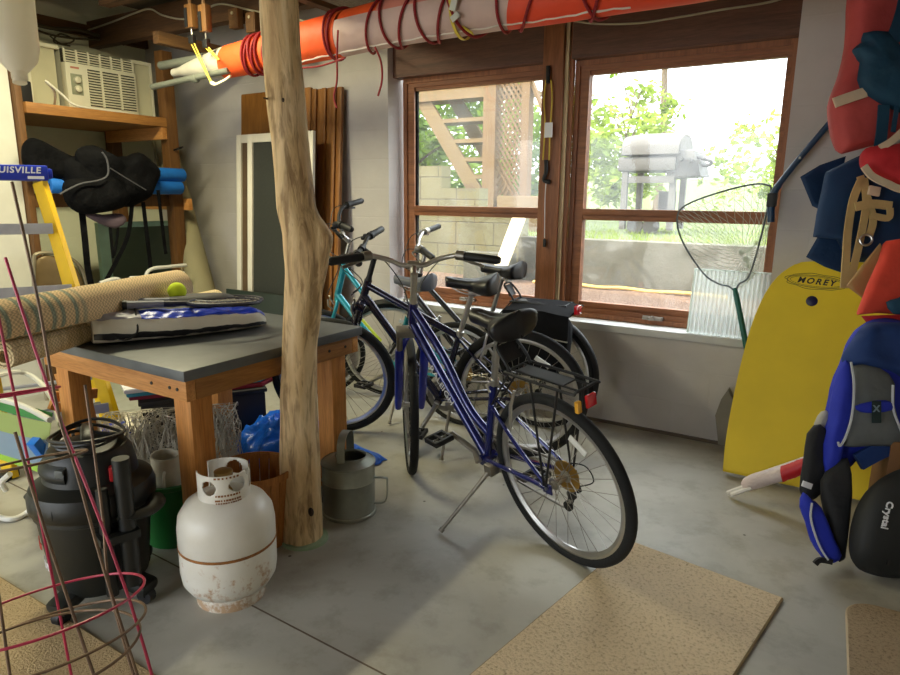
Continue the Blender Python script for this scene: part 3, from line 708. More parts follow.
# pannier on the black bicycle
pn = thing('pannier_bag', 'black pannier bag with red reflector hanging on the rearmost bicycle', 'bag', (-1.50, 3.43, 0), (-.05, 0, PI+.02))
def pan(u, v):
    a = 2*PI*v; c, s = math.cos(a), math.sin(a); e = lambda t: math.copysign(abs(t)**.5, t)
    w = 1+.08*math.sin(u*PI); z = .745-.36*u
    k_ = math.sqrt(max(.03, 1-abs(2*u-1)**8))
    return (-.055+.185*e(c)*w*k_+(.03*u), .145+.062*e(s)*w*k_+.008*nz(c*2, s*2, u*5), z)
p = MB().surf(pan, 16, 28, cv=True); p.add([pan(0, j/28) for j in range(28)], [list(range(28))]); p.add([pan(1, j/28) for j in range(28)], [list(range(28))])
p.build('bag_body', M('black_bag_cloth', (13, 14, 20), .85, var=.2, vs=9, bp=.2, bs=200, spec=.2), pn, smooth=50)
def flap(u, v):
    x = -.25+.39*u; t = v
    return (x, -.03+.235*min(t/.5, 1)+.01*max(0, t-.5)+.006*nz(u*6, t*5), .765+.012*math.sin(u*PI)+.01*nz(u*4, 2)-.02*min(t/.5, 1)-(0 if t < .5 else .14*(t-.5)/.5))
MB().surf(flap, 20, 16, th=.012).build('flap', M('black_bag_cloth', (24, 25, 30)), pn)
MB().tube([flap(i/20, 1) for i in range(21)], .004, 6).build('piping', M('grey_piping', (150, 150, 152), .4), pn)
MB().box((-.268, .11, .765), (.03, .055, .05), bev=.008).build('reflector', REDL, pn)
# ------------------------------------------------------------ soft shapes
def pillow(mb, pts, nrm, tf, tb, amp=.01, freq=6, seed=0, rings=7, puff=.5, sub=3, grow=0):
    """closed cushion over an outline of points; tf/tb thickness along / against nrm"""
    P = sm(pts, sub, closed=True) if sub > 1 else [V(p) for p in pts]; k = len(P); c = sum(P, V())/k; nrm = V(nrm).normalized()
    def ring(s, th, sg):
        out = []
        for p in P:
            q = c+(p-c)*s
            d = amp*nz(q.x*freq+seed, q.y*freq, q.z*freq+seed*2)
            out.append(q+nrm*(sg*th*max(0, 1-s**4)**puff+d*(1 if s < 1 else .3)))
        return out
    ss = [1-(i/rings)**1.4 for i in range(rings)]
    vs = ring(1, 0, 1); fs = []; base = 0
    for sg, th in ((1, tf), (-1, tb)):
        prev = list(range(k))
        for s in ss[1:]:
            o = len(vs); vs += ring(max(s, .02), th, sg); cur = list(range(o, o+k))
            for j in range(k): fs.append([prev[j], prev[(j+1) % k], cur[(j+1) % k], cur[j]])
            prev = cur
        vs.append(c+nrm*(sg*th+amp*nz(c.x*freq+seed, c.y*freq, c.z*freq+seed*2))); m = len(vs)-1
        for j in range(k): fs.append([prev[j], prev[(j+1) % k], m])
    return mb.add(vs, fs)
def ribbon(mb, pts, w, t=.003, flat=(0, 1, 0), n=5):
    return mb.tube(sm(pts, n), (w/2*1.2, t), 4, flat=flat)
def px(lst, **k): return [at(x, y, **k) for x, y in lst]

PINE = wood('raw_pine', (186, 122, 56), (214, 154, 88), 'X', 2, .6, knots=True)
PINEY = wood('raw_pine_rail', (146, 98, 46), (176, 122, 60), 'Y', 2, .6)
PINEZ = wood('raw_pine_post', (190, 120, 50), (216, 152, 80), 'Z', 2, .6)
BROWNZ = wood('stained_brown_post', (92, 60, 26), (124, 84, 40), 'Z', 2, .6)
CREAM = M('cream_plastic', (226, 222, 198), .45, var=.04); CREAMD = M('cream_plastic_side', (186, 184, 166), .5, var=.05)
DARKSLOT = M('dark_louver_gap', (48, 46, 40), .7); KNOBG = M('grey_green_control_plate', (150, 154, 130), .5)

# ------------------------------------------------------------ storage rack with air conditioner
rk = thing('storage_rack', 'brown wooden storage rack of posts and a shelf in the far left corner', 'rack', (0, 0, 0))
SX = -4.60
MB().bb((SX-.045, 3.235, .0), (SX+.045, 3.325, 2.395), .004).build('post', BROWNZ, rk)
MB().bb((-5.40, 3.24, 0), (-5.31, 3.33, 2.395), .004).build('post', BROWNZ, rk)
MB().bb((SX-.045, 2.195, 0), (SX+.02, 2.235, 2.45), .003).build('post', BROWNZ, rk)
MB().bb((-5.42, 2.236, 1.845), (SX+.05, 3.232, 1.912), .004).build('shelf_board', PINEY, rk)
MB().bb((-5.30, 3.19, 1.755), (SX+.04, 3.233, 1.843), .003).build('shelf_bracket', PINE, rk)
MB().bb((SX-.045, 2.236, 1.255), (SX-.0, 3.234, 1.345), .003).build('lower_rail', BROWNZ, rk)
MB().bb((-5.1, 3.326, 1.225), (SX+.10, 3.366, 1.315), .003).build('cross_rail', PINE, rk)
MB().rod((SX+.04, 3.28, 1.68), (SX+.15, 3.28, 1.70), .008).rod((SX+.11, 3.25, 1.68), (SX+.11, 3.31, 1.70), .007).build('peg', DARKF, rk)
MB().bb((-4.78, 2.24, 1.913), (-4.70, 2.36, 2.06), .01).build('junction_box', BLKP)
tag(bpy.data.objects['junction_box'], 'small black box at the left end of the shelf beside the air conditioner', 'box')
ac = thing('window_air_conditioner', 'cream window air conditioner with pleated side panels stored on the high shelf', 'air conditioner', (0, 0, 0))
fx = -4.85
MB().bb((-5.35, 2.66, 1.914), (fx-.03, 3.18, 2.34), .01).build('housing', CREAMD, ac)
for y0, y1 in ((2.43, 2.655), (3.185, 3.36)):
    MB().surf(lambda u, v: (fx-.045+(.014 if int(u*20+.5) % 2 else -.014), y0+.02+(y1-y0-.04)*u, 1.93+.40*v), 20, 1, th=.004).build('pleated_panel', CREAM, ac, smooth=0)
    q = MB(); q.bb((fx-.07, y0, 1.914), (fx-.02, y1, 1.934)).bb((fx-.07, y0, 2.325), (fx-.02, y1, 2.35)); yo = y0 if y0 < 2.6 else y1-.02
    q.bb((fx-.07, yo, 1.934), (fx-.02, yo+.02, 2.325)); q.build('panel_frame', CREAM, ac)
fr = MB().bb((fx-.03, 2.655, 1.93), (fx+.035, 3.185, 2.245), .012).build('front_panel', CREAM, ac)
lv = MB(); lv.bb((fx+.034, 2.81, 1.965), (fx+.037, 3.165, 2.215)); lv.build('louver_recess', DARKSLOT, fr)
q = MB()
for i in range(13): q.box((fx+.042, 2.9875, 1.978+.0185*i), (.014, .355, .006), (0, .5, 0))
for yy in (2.90, 3.04): q.bb((fx+.036, yy, 1.965), (fx+.05, yy+.012, 2.215))
q.build('louver', CREAM, fr)
MB().bb((fx-.03, 2.66, 2.246), (fx+.01, 3.18, 2.335), .008).build('top_grille_back', DARKSLOT, ac)
q = MB()
for i in range(5): q.box((fx+.016, 2.92, 2.255+.017*i), (.012, .52, .006), (0, .5, 0))
for i in range(7): q.bb((fx+.012, 2.66+.085*i, 2.247), (fx+.022, 2.672+.085*i, 2.335))
q.build('top_grille', CREAM, ac)
cpn = MB().bb((fx+.034, 2.685, 2.03), (fx+.039, 2.765, 2.17), .002).build('control_plate', KNOBG, fr)
for zz in (2.07, 2.13): MB(frame_m((fx+.05, 2.725, zz), (0, 1, 0), (0, 0, 1))).lathe([(.024, -.012), (.022, .008), (.018, .010), (0, .010)], 20).box((0, 0, .013), (.006, .036, .008)).build('knob', CREAM, cpn)
MB().bb((fx+.035, 2.69, 2.205), (fx+.037, 2.75, 2.218)).build('badge', M('red_badge', (196, 130, 110), .5), fr)
MB().tube(sm([(-4.72, 2.50, 1.925), (-4.62, 2.46, 2.0), (-4.6, 2.40, 2.06), (-4.58, 2.48, 1.99), (-4.56, 2.56, 1.925), (-4.6, 2.8, 1.922), (-4.62, 3.0, 1.922)], 6), .008, 8).build('power_cord', M('white_cord', (206, 202, 186), .5), ac)

# blue foam noodles and the padded bags laid over them
NOOD = M('blue_foam', (14, 108, 200), .75, var=.08, bp=.2, bs=120)
NX = -4.50
def noodle(z, y0, y1, label):
    q = MB(Matrix.Translation((NX, 0, z)) @ Matrix.Rotation(-PI/2, 4, 'X'))
    q.lathe([(.018, y0), (.046, y0), (.05, y0+.006), (.05, y1-.006), (.046, y1), (.018, y1), (.018, y0)], 24, cap=False)
    tag(q.build('pool_noodle', NOOD), label, 'pool noodle', 'blue pool noodles on the rack')
noodle(1.397, 2.29, 3.27, 'lower of two blue foam pool noodles, its end showing beside the yellow ladder')
noodle(1.492, 2.42, 3.30, 'upper hollow blue foam pool noodle resting on the other one')
BAGK = M('black_nylon', (9, 9, 11), .8, col2=(19, 19, 21), vs=7, bp=.8, bs=11, bd=.03, spec=.08); BAGP = M('plum_grey_lining', (92, 76, 84), .6)
bgg = thing('padded_bag', 'black padded bags with long dangling straps draped over blue foam noodles', 'bag', (0, 0, 0))
BX = NX+.02
q = MB()
pillow(q, px([(58, 160), (74, 156), (100, 158), (132, 156), (150, 162), (158, 172), (150, 188), (110, 194), (72, 200), (62, 184)], X=BX), (1, 0, 0), .13, .12, .05, 6, 1, puff=.8); pillow(q, px([(22, 150), (25, 141), (34, 138), (50, 146), (76, 158), (100, 164), (96, 178), (70, 182), (46, 176), (26, 172)], X=BX-.02), (1, 0, 0), .07, .07, .02, 5, 3)
q.build('bag_body', BAGK, bgg, smooth=70)
q = MB(); pillow(q, px([(75, 160), (78, 149), (92, 145), (104, 150), (122, 158), (138, 152), (154, 163), (159, 176), (152, 194), (140, 203), (124, 207), (100, 196), (84, 180)], X=BX+.08), (1, .1, 0), .10, .1, .035, 7, 4, puff=.9)
q.build('side_panel', BAGK, bgg, smooth=70)
q = MB(); pillow(q, px([(62, 192), (66, 180), (90, 178), (112, 174), (126, 184), (131, 198), (122, 208), (100, 213), (82, 214), (68, 206)], X=BX+.14), (1, 0, 0), .07, .05, .02, 9, 9, puff=.8)
q.build('knee_roll', BAGK, bgg, smooth=70)
q = MB(); pillow(q, px([(84, 214), (104, 215), (122, 214), (125, 221), (114, 228), (100, 224)], X=BX+.10), (1, 0, -.3), .04, .04, .008, 8, 3); q.build('lining', BAGP, bgg, smooth=70)
q = MB(); q.tube(sm(px([(60, 194), (80, 184), (100, 180), (108, 174), (107, 160), (102, 152)], X=BX+.22), 5), .006, 6).tube(sm(px([(110, 168), (126, 178), (146, 190)], X=BX+.215), 5), .004, 6); q.build('seam_piping', M('grey_seam', (74, 74, 78), .6), bgg)
for pts, w in (([(82, 212), (85, 240), (88, 270), (92, 288)], .05), ([(132, 205), (128, 235), (116, 262), (104, 284)], .035), ([(143, 202), (147, 235), (150, 262), (151, 279)], .035), ([(158, 190), (161, 215), (164, 240), (166, 254)], .03), ([(110, 225), (112, 245), (113, 258)], .02), ([(118, 224), (117, 240), (114, 256)], .02)):
    q = MB(); ribbon(q, px(pts, X=BX+.12), w, .003, (0, 1, 0)); q.build('strap', BAGK, bgg)

# rolled carpet leaning in the corner, boards and chairs below the rack
CARPT = M('tan_carpet_backing', (146, 138, 106), .9, var=.08, vs=5, bp=.5, bs=120, stretch=(1, 1, .3))
a, b_ = V((-4.20, 3.26, .13)), V((-5.12, 3.57, 1.93))
q = MB(); d = (b_-a).normalized(); u0 = d.orthogonal().normalized(); w0 = d.cross(u0)
def roll(u, v):
    t = v*2*PI*2.6; r_ = .055+.065*v; r_ *= 1-.30*u; p = a+(b_-a)*u+(u0*math.cos(t)+w0*math.sin(t))*r_
    return p+V((0, 0, .01*nz(u*5, v*3)))
q.surf(roll, 16, 72, th=.012); tag(q.build('rolled_carpet', CARPT, smooth=60), 'tan rolled-up carpet leaning into the room corner behind the rack', 'carpet roll')
GBRD = M('dark_green_board', (78, 92, 74), .5, var=.06); MINT = M('mint_edge', (170, 206, 186), .4)
gb = thing('green_board', 'dark green framed board standing below the black bags against the wall', 'board', (0, 0, 0))
GX = -4.92
MB().bb((GX-.02, 2.90, .02), (GX, 3.50, 1.09)).build('panel', GBRD, gb)
for lo, hi in (((GX-.03, 2.82, 0), (GX+.015, 2.90, 1.13)), ((GX-.03, 2.9, 1.09), (GX+.015, 3.50, 1.13)), ((GX-.03, 2.9, 0), (GX+.015, 3.5, .02))): MB().bb(lo, hi).build('frame_strip', MINT, gb)
WTUBE = M('white_tube', (214, 212, 202), .4, var=.04)
ch = thing('tube_chair', 'white tube chair frame folded in front of the dark green board', 'chair', (0, 0, 0))
for pts in ([(100, 283), (118, 279), (124, 292), (128, 305)], [(143, 300), (146, 276), (152, 269), (166, 267), (186, 265)], [(130, 278), (150, 277), (184, 273)]):
    q = MB(); q.tube(sm(px(pts, X=-4.35), 5), .013, 8); q.build('tube', WTUBE, ch)
for yy in (2.36, 2.72, 3.04): MB().rod((-4.35, yy, .0), (-4.35, yy+.03, .62), .013).build('leg', WTUBE, ch)
LIMEB = M('lime_green_plastic', (96, 176, 60), .4)
q = MB(); q.ball((-4.55, 2.72, .50), .17, (1, 1, .75)); q.lathe([(.1, -.5), (.13, -.35), (.0, -.2)], 24, Matrix.Translation((-4.55, 2.72, .5)))
tag(q.build('green_ball', LIMEB), 'lime green ball behind the rolled rugs, under the black straps', 'ball')
hb = thing('metal_chair_back', 'old arched metal chair back with bronze panel behind the yellow ladder', 'chair', (0, 0, 0))
arch = px([(34, 300), (34, 262), (37, 254), (52, 253), (70, 258), (82, 270), (88, 290)], X=-4.45)
MB().tube(sm(arch, 5), .012, 8).build('back_frame', M('aged_steel_tube', (150, 140, 116), .4, .5), hb)
q = MB(); pillow(q, px([(37, 296), (37, 258), (54, 256), (70, 262), (80, 274), (84, 296)], X=-4.46), (1, 0, 0), .02, .02, .003, sub=2); q.build('back_panel', M('bronze_panel', (112, 92, 58), .45, .3, var=.2), hb)
for yy in (arch[0].y, arch[-1].y): MB().rod((-4.45, yy, 0), (-4.45, yy, .66), .012).build('leg', M('aged_steel_tube', (150, 140, 116)), hb)

# ------------------------------------------------------------ step ladder
YEL = M('yellow_fibreglass', (236, 192, 18), .4, var=.06); CAPB = M('blue_ladder_cap', (26, 50, 170), .4, var=.06); ALU = M('ladder_aluminium', (186, 188, 196), .42, .55, var=.08, stretch=(.2, 3, 3))
ld = thing('step_ladder', 'yellow fibreglass step ladder with blue top cap beside the stone-topped table', 'ladder', (0, 0, 0))
rg = V((.435, .90, 0)); cd = V((.90, -.435, 0)); T0 = V((-3.52, 1.74, 1.40)); B0 = V((-3.12, 1.80, .0))
W0, W1 = .34, .50
TL_, BL_ = T0-rg*W0, B0-rg*W1
def rail(nm, a, b_, w=.075, t=.028):
    d = (b_-a).normalized(); q = MB(frame_m((a+b_)/2, d, cd*math.cos(R(38))+rg*math.sin(R(38)))); L = (b_-a).length
    q.box((0, 0, 0), (L, w*.9, .006)).box((0, w/2-.004, -.012), (L, .007, t)).box((0, -w/2+.004, -.012), (L, .007, t)); q.build(nm, YEL, ld)
rail('front_rail', T0, B0); rail('front_rail', TL_, BL_)
rb = -cd*.62
rail('rear_rail', T0-cd*.09, V((-3.45, 1.92, 0))+rb*.45, .05); rail('rear_rail', TL_-cd*.09, V((-3.45, 1.92, 0))+rb*.45-rg*W1, .05)
for z in (1.155, .855, .555, .255):
    t = 1-z/1.40; p = T0+(B0-T0)*t; wl = W0+(W1-W0)*t
    q = MB(frame_m(p-rg*wl/2-rg*.005, rg, cd)); q.box((0, -.0, .0), (wl+.01, .085, .005)).box((0, .042, -.022), (wl+.01, .005, .05)).box((0, -.042, -.016), (wl+.01, .005, .036))
    for i in range(5): q.box((0, -.03+.015*i, .004), (wl, .004, .003))
    q.build('step', ALU, ld)
for zz in (.3, .75):
    p = T0-cd*.09; q0 = V((-3.45, 1.92, 0))+rb*.45; t = 1-zz/1.4; c = p+(q0-p)*t
    MB().tube([c, c-rg*(W0+(W1-W0)*t)], .011, 8).build('rear_brace', ALU, ld)
cpm = frame_m(T0-rg*(W0/2)-cd*.06+V((0, 0, .045)), rg, V((0, 0, 1)))
cap = MB(cpm); cap.box((0, 0, 0), (W0+.10, .075, .19), bev=.012); cap.box((0, .0, -.03), (W0+.14, .05, .10), bev=.01); cpo = cap.build('top_cap', CAPB, ld)
text_mb('LOUISVILLE', .042, cpm @ Matrix.Translation((.07, .012, .0965)), .001, .0012, 1.12, .15).build('lettering', WHITEL, cpo)
MB(cpm).box((.165, -.022, .096), (.07, .014, .002)).build('label_strip', WHITEL, cpo)
for z in (.0,):
    for p in (B0, BL_): MB().box(p+V((0, 0, .018)), (.05, .09, .036), (0, 0, .45), .006).build('foot', BLKP, ld)

# ------------------------------------------------------------ table
SLATE = M('dark_slate_top', (74, 77, 79), .45, col2=(100, 103, 104), vs=4, bp=.12, bs=60, bd=.002); SLATE.node_tree.nodes['Principled BSDF'].inputs['Specular IOR Level'].default_value = .5
tb_ = thing('work_table', 'square work table with dark slate top and raw wooden legs', 'table', (0, 0, 0))
TX0, TX1, TY0, TY1 = -2.73, -1.80, 1.265, 2.17
MB().bb((TX0, TY0, .75), (TX1, TY1, .788), .006).build('tabletop', SLATE, tb_)
for lo, hi, m_ in (((TX0+.02, TY0+.015, .676), (TX1-.015, TY0+.052, .749), PINE), ((TX0+.02, TY1-.052, .676), (TX1-.015, TY1-.015, .749), PINE), ((TX1-.052, TY0+.053, .676), (TX1-.015, TY1-.053, .749), PINEY), ((TX0+.02, TY0+.053, .676), (TX0+.057, TY1-.053, .749), PINEY)):
    MB().bb(lo, hi, .003).build('apron', m_, tb_)
for x in (TX0+.065, TX1-.10):
    for y in (TY0+.10, TY1-.10): MB().bb((x-.045, y-.045, 0), (x+.045, y+.045, .749), .005).build('leg', PINEZ, tb_)
scw = MB()
for x in (TX1-.10, TX1-.06, TX1-.2): scw.rod((x, TY0+.0148, .714), (x, TY0+.012, .714), .006)
for y in (TY1-.10, TY1-.20, TY1-.30): scw.rod((TX1-.0152, y, .714), (TX1-.012, y, .714), .006)
scw.build('screw_head', DARKSLOT, tb_)

# rolled rugs lying across the table
def rug_mat(name, base, s1, s2):
    m, t, b, N, L = nt(name); v = coords(t)
    w = N('ShaderNodeTexWave'); w.wave_type = 'BANDS'; w.bands_direction = 'X'; w.inputs['Scale'].default_value = 3.2; w.inputs['Distortion'].default_value = .6; w.inputs['Detail Scale'].default_value = 2; L(v, w.inputs['Vector'])
    c = ramp(t, w.outputs['Fac'], [(.0, lin(*base)), (.35, lin(*base)), (.5, lin(*s1)), (.62, lin(*s2)), (.8, lin(*s1)), (1, lin(*base))])
    sx_ = N('ShaderNodeSeparateXYZ'); L(v, sx_.inputs[0]); dv = N('ShaderNodeMath'); dv.operation = 'DIVIDE'; dv.inputs[1].default_value = 1.25; L(sx_.outputs[0], dv.inputs[0])
    msk = ramp(t, dv.outputs[0], [(.0, (1, 1, 1, 1)), (.34, (1, 1, 1, 1)), (.40, (0, 0, 0, 1)), (.84, (0, 0, 0, 1)), (.88, (.8, .8, .8, 1))]); c = mixc(t, msk, lin(*base), c)
    ch_ = N('ShaderNodeTexChecker'); ch_.inputs['Scale'].default_value = 130; L(v, ch_.inputs['Vector'])
    L(mixc(t, ch_.outputs['Fac'], c, mixc(t, .42, c, (.1, .07, .04, 1))), b.inputs['Base Color'])
    b.inputs['Roughness'].default_value = .9; bump(t, b, ch_.outputs['Fac'], .5, .004); return m
RUG1 = rug_mat('tan_rug_blue_stripes', (226, 196, 150), (124, 140, 122), (156, 164, 142)); RUG2 = rug_mat('tan_woven_rug', (224, 202, 158), (204, 180, 134), (214, 192, 146))
def rug_roll(pts, r0, r1, turns, mat, label, squash=1.0):
    P = sm(pts, 6); k = len(P)-1; root = None; L = sum((P[i+1]-P[i]).length for i in range(k))
    o0 = P[0]; d = (P[-1]-P[0]).normalized(); mw = frame_m(o0, d, d.cross(V((0, 0, 1)))*-1); inv = mw.inverted()
    Q = [inv @ p for p in P]
    def fn(u, v):
        i = min(int(u*k), k-1); f_ = u*k-i; p = Q[i]*(1-f_)+Q[i+1]*f_
        t = v*2*PI*turns; r_ = r0+(r1-r0)*v
        return (p.x, p.y+r_*math.cos(t), p.z+squash*r_*math.sin(t)+.004*nz(u*9, v*4))
    m_ = MB().surf(fn, 40, int(26*turns), th=.008); o = m_.build('rolled_rug', mat, smooth=60); o.matrix_world = mw; tag(o, label, 'rug roll', 'rolled rugs on the table'); return o
rug_roll([(-2.297, .964, .832), (-2.448, 1.285, .832), (-2.55, 1.51, .832), (-2.70, 2.117, .834)], .016, .043, 2.4, RUG2, 'thin tan rug roll with its spiral end showing, lying under the striped rug')
rug_roll([(-2.268, .78, .944), (-2.335, 1.096, .944), (-2.44, 1.43, .944), (-2.56, 1.81, .946)], .03, .070, 2.6, RUG1, 'thick tan rug roll with blue-green stripes lying on the other rolled rug')

# racket bag, rackets and ball
SILK = M('blue_nylon', (28, 62, 196), .35, var=.15, vs=9, bp=.4, bs=16, bd=.01); OFFW = M('off_white_nylon', (214, 208, 192), .5, var=.06, bp=.4, bs=16, bd=.01); NAVYN = M('dark_nylon', (34, 34, 52), .5)
rb_ = thing('racket_bag', 'blue, white and black racket bag lying flat on the slate table top', 'bag', (0, 0, 0))
ZT = .790
RA, RB = V((-2.37, 1.30, ZT)), V((-2.10, 1.92, ZT)); rd = (RB-RA).normalized(); rs_ = V((rd.y, -rd.x, 0)); RL = (RB-RA).length
def bagp(u, a, g=0):
    w = (.135+.035*math.sin(PI*min(1, u*1.15)))*(1 if u < .8 else math.sqrt(max(.06, 1-((u-.8)/.2)**2*.9))); h = (.062-.020*u)*(1 if u < .85 else math.sqrt(max(.1, 1-((u-.85)/.15)**2*.85)))
    if u < .03: w *= .9+.1*u/.03
    e = lambda t: math.copysign(abs(t)**.55, t); c, s = math.cos(R(a)), math.sin(R(a))
    cr_ = .009*nz(u*9, c*2, s*2+3)+.005*nz(u*24, c*4, s*4)
    p = RA+rd*(u*RL)+rs_*((w+g)*e(c))+V((0, 0, h+(h+g)*e(s)+.004))-rs_*.10
    return p+V((cr_*.5, -cr_*.5, cr_ if s > -.5 else 0))
def bagpart(nm, u0, u1, a0, a1, mat, g=0):
    MB().surf(lambda u, v: bagp(u0+(u1-u0)*u, a0+(a1-a0)*v, g), 44, 12, th=.004).build(nm, mat, rb_, smooth=70)
bagpart('side_panel', 0, 1, -178, -22, OFFW); bagpart('zip_band', 0, 1, -24, -4, BLKP, .002); bagpart('side_panel', 0, 1, -5, 28, OFFW)
bagpart('blue_panel', .24, .98, 26, 78, SILK, .003); bagpart('grey_panel', 0, .25, 26, 80, M('grey_nylon', (150, 148, 160), .45), .002)
bagpart('black_band', 0, .98, 78, 96, BLKP, .003); bagpart('white_band', .1, .98, 95, 122, OFFW, .001); bagpart('back_panel', 0, 1, 120, 184, SILK)
q = MB(); q.add([bagp(0, a) for a in range(-180, 180, 10)], [list(range(36))]); q.build('end_panel', OFFW, rb_)
q = MB(); q.add([bagp(1, a) for a in range(-180, 180, 10)], [list(range(36))]); q.build('end_panel', OFFW, rb_)
q = MB(); ribbon(q, [(-2.175, 1.866, ZT+.10), (-2.222, 1.759, ZT+.11), (-2.240, 1.652, ZT+.118)], .03, .004, (1, 0, 0)); q.build('shoulder_strap', BLKP, rb_)
q = MB(); q.tube(sm([(-2.342, 1.456, ZT+.13), (-2.277, 1.420, ZT+.10), (-2.254, 1.402, ZT+.05), (-2.277, 1.367, ZT+.025), (-2.310, 1.340, ZT+.05), (-2.333, 1.367, ZT+.11)], 5), .004, 6); q.build('carry_loop', BLKP, rb_)
for i, (a, b_, lb) in enumerate((((-2.401, 1.492, ZT+.140), (-2.261, 1.750, ZT+.128), 'black racket with grey grip lying on the racket bag, further from the slate edge'), ((-2.347, 1.429, ZT+.142), (-2.198, 1.688, ZT+.132), 'black racket with grey grip lying on the racket bag, nearest the slate edge'))):
    a, b_ = V(a), V(b_); d = (b_-a).normalized(); r_ = thing('racket', lb, 'racket', (0, 0, 0), group='rackets on the bag')
    q = MB(); q.tube([a, a+d*.01, a+d*.13], [.017, .016, .0145], 8); q.build('grip', M('grey_grip_tape', (120, 122, 134), .6), r_)
    q = MB(); q.tube([a-d*.016, a], [.018, .019], 10); q.build('butt_cap', BLKP, r_)
    q = MB(); q.tube([a+d*.13, a+d*.22], [.013, .010], 8); c = a+d*.36; s_ = d.cross(V((0, 0, 1)))
    q.tube([c+d*(-.14*math.cos(t))+s_*(.09*math.sin(t)) for t in [2*PI*j/36 for j in range(36)]], .008, 8, closed=True); q.build('racket_frame', NAVYN, r_)
    q = MB()
    for j in range(-5, 6):
        x = j*.024; h = .09*math.sqrt(max(0, 1-(x/.14)**2)); q.tube([c+d*x-s_*h, c+d*x+s_*h], .0009, 4)
        x = j*.015; h = .14*math.sqrt(max(0, 1-(x/.09)**2)); q.tube([c+s_*x-d*h, c+s_*x+d*h], .0009, 4)
    q.build('strings', OFFW, r_)
tag(MB().ball((-2.374, 1.670, ZT+.165), .037, n=28, k=16).build('tennis_ball', M('tennis_ball_felt', (206, 226, 44), .9, var=.05, bp=.3, bs=200)), 'yellow-green tennis ball resting on top of the racket bag', 'ball')
q = MB(); pillow(q, [V(p) for p in ((-2.457, 1.563, ZT+.10), (-2.308, 1.617, ZT+.11), (-2.215, 1.777, ZT+.11), (-2.271, 1.884, ZT+.11), (-2.401, 1.831, ZT+.11))], (0, 0, 1), .04, .012, .012, 10, 6)
tag(q.build('mesh_pouch', M('dark_mesh_fabric', (66, 64, 66), .7, bp=.4, bs=200), smooth=60), 'dark grey mesh pouch under the tennis ball', 'pouch')

# ------------------------------------------------------------ doors and screens leaning on the wall
PANW = wood('honey_brown_panel', (142, 92, 36), (164, 110, 48), 'Z', 2, .5); PANW2 = wood('honey_brown_louvre', (120, 74, 28), (168, 114, 54), 'Z', 2, .5)
lean = R(4.2)
wp = thing('wood_panel', 'plain honey-brown wooden panel leaning on the window wall', 'panel', (-3.85, 3.53, 0), (-lean, 0, 0))
MB().box((0, 0, 1.055), (.74, .03, 2.13), bev=.012).build('board', PANW, wp)
fd = thing('folding_door', 'brown ribbed folding door leaning beside the plain wooden panel', 'door', (-3.315, 3.51, 0), (-lean, 0, 0))
q = MB()
for i in range(6): q.box((-.115+.046*i, .012*(i % 2), 1.05), (.043, .030, 2.10), (0, 0, 0), .008)
q.build('slats', PANW2, fd)
SCRN = M('dark_window_screen', (48, 50, 44), .6, var=.1, vs=60); SCRB = M('brown_window_screen', (92, 72, 50), .6)
def screen(x0, x1, h, y, ln, mat, label):
    r_ = thing('window_screen', label, 'screen', ((x0+x1)/2, y, 0), (-ln, 0, 0), 'white framed window screens'); w = (x1-x0)/2
    for nm, c, d in (('stile', (-w+.025, 0, h/2), (.05, .026, h)), ('stile', (w-.025, 0, h/2), (.05, .026, h)), ('rail', (0, 0, h-.03), (2*w-.1, .026, .06)), ('rail', (0, 0, .03), (2*w-.1, .026, .06))): MB().box(c, d, bev=.003).build(nm, TRIMLEAN, r_)
    MB().box((0, .004, h/2), (2*w-.1, .004, h-.12)).build('mesh', mat, r_)
screen(-4.15, -3.50, 1.80, 3.43, R(4), SCRB, 'white framed window screen at the back, brown behind its mesh')
screen(-3.93, -3.27, 1.79, 3.345, R(4), SCRN, 'white framed window screen in front, dark mesh, partly behind the log post')
gs = thing('dark_panel', 'dark green panel standing in front of the white framed screens', 'panel', (-3.78, 3.27, 0), (-R(4), 0, 0))
MB().box((0, 0, .32), (.62, .02, .64), bev=.004).build('board', M('dark_green_panel', (38, 48, 42), .5), gs)
# ------------------------------------------------------------ log post
m, t, b, N, L = nt('peeled_log'); v = coords(t, (1, 1, .16)); n1 = noi(t, v, 9, 6, .6, 1.0); n2 = noi(t, v, 34, 4, .6, .5); v2 = coords(t, (1, 1, .5)); n3 = noi(t, v2, 5, 4)
c = ramp(t, n1, [(.28, lin(176, 138, 94)), (.46, lin(220, 188, 140)), (.7, lin(240, 216, 176))]); cr = ramp(t, n2, [(.38, (.32, .24, .17, 1)), (.52, (1, 1, 1, 1))]); g = ramp(t, n3, [(.45, (1, 1, 1, 1)), (.7, (.74, .72, .60, 1))])
for q_ in (cr, g):
    mm = N('ShaderNodeMix'); mm.data_type = 'RGBA'; mm.blend_type = 'MULTIPLY'; mm.inputs[0].default_value = .7; L(c, mm.inputs[6]); L(q_, mm.inputs[7]); c = mm.outputs[2]
L(c, b.inputs['Base Color']); b.inputs['Roughness'].default_value = .7; bump(t, b, n2, .6, .012); LOG = m
lp = thing('log_post', 'peeled knotty log post standing in front of the table, holding up the ceiling', 'post', (0, 0, 0))
cen = [(303, 542, .082), (301, 500, .079), (300, 450, .074), (298, 400, .069), (299, 350, .066), (303, 300, .068), (307, 265, .074), (305, 235, .072), (297, 205, .067), (291, 150, .063), (285, 90, .064), (281, 40, .063), (279, 0, .064), (277, -40, .066), (276, -75, .068)]
PY = 1.71; P = [(at(x, y, Y=PY), r_) for x, y, r_ in cen]; P[0] = (V((P[0][0].x, PY, .0)), P[0][1]); P.append((V((P[-1][0].x, PY, 2.45)), .07))
zz = [p.z for p, _ in P]
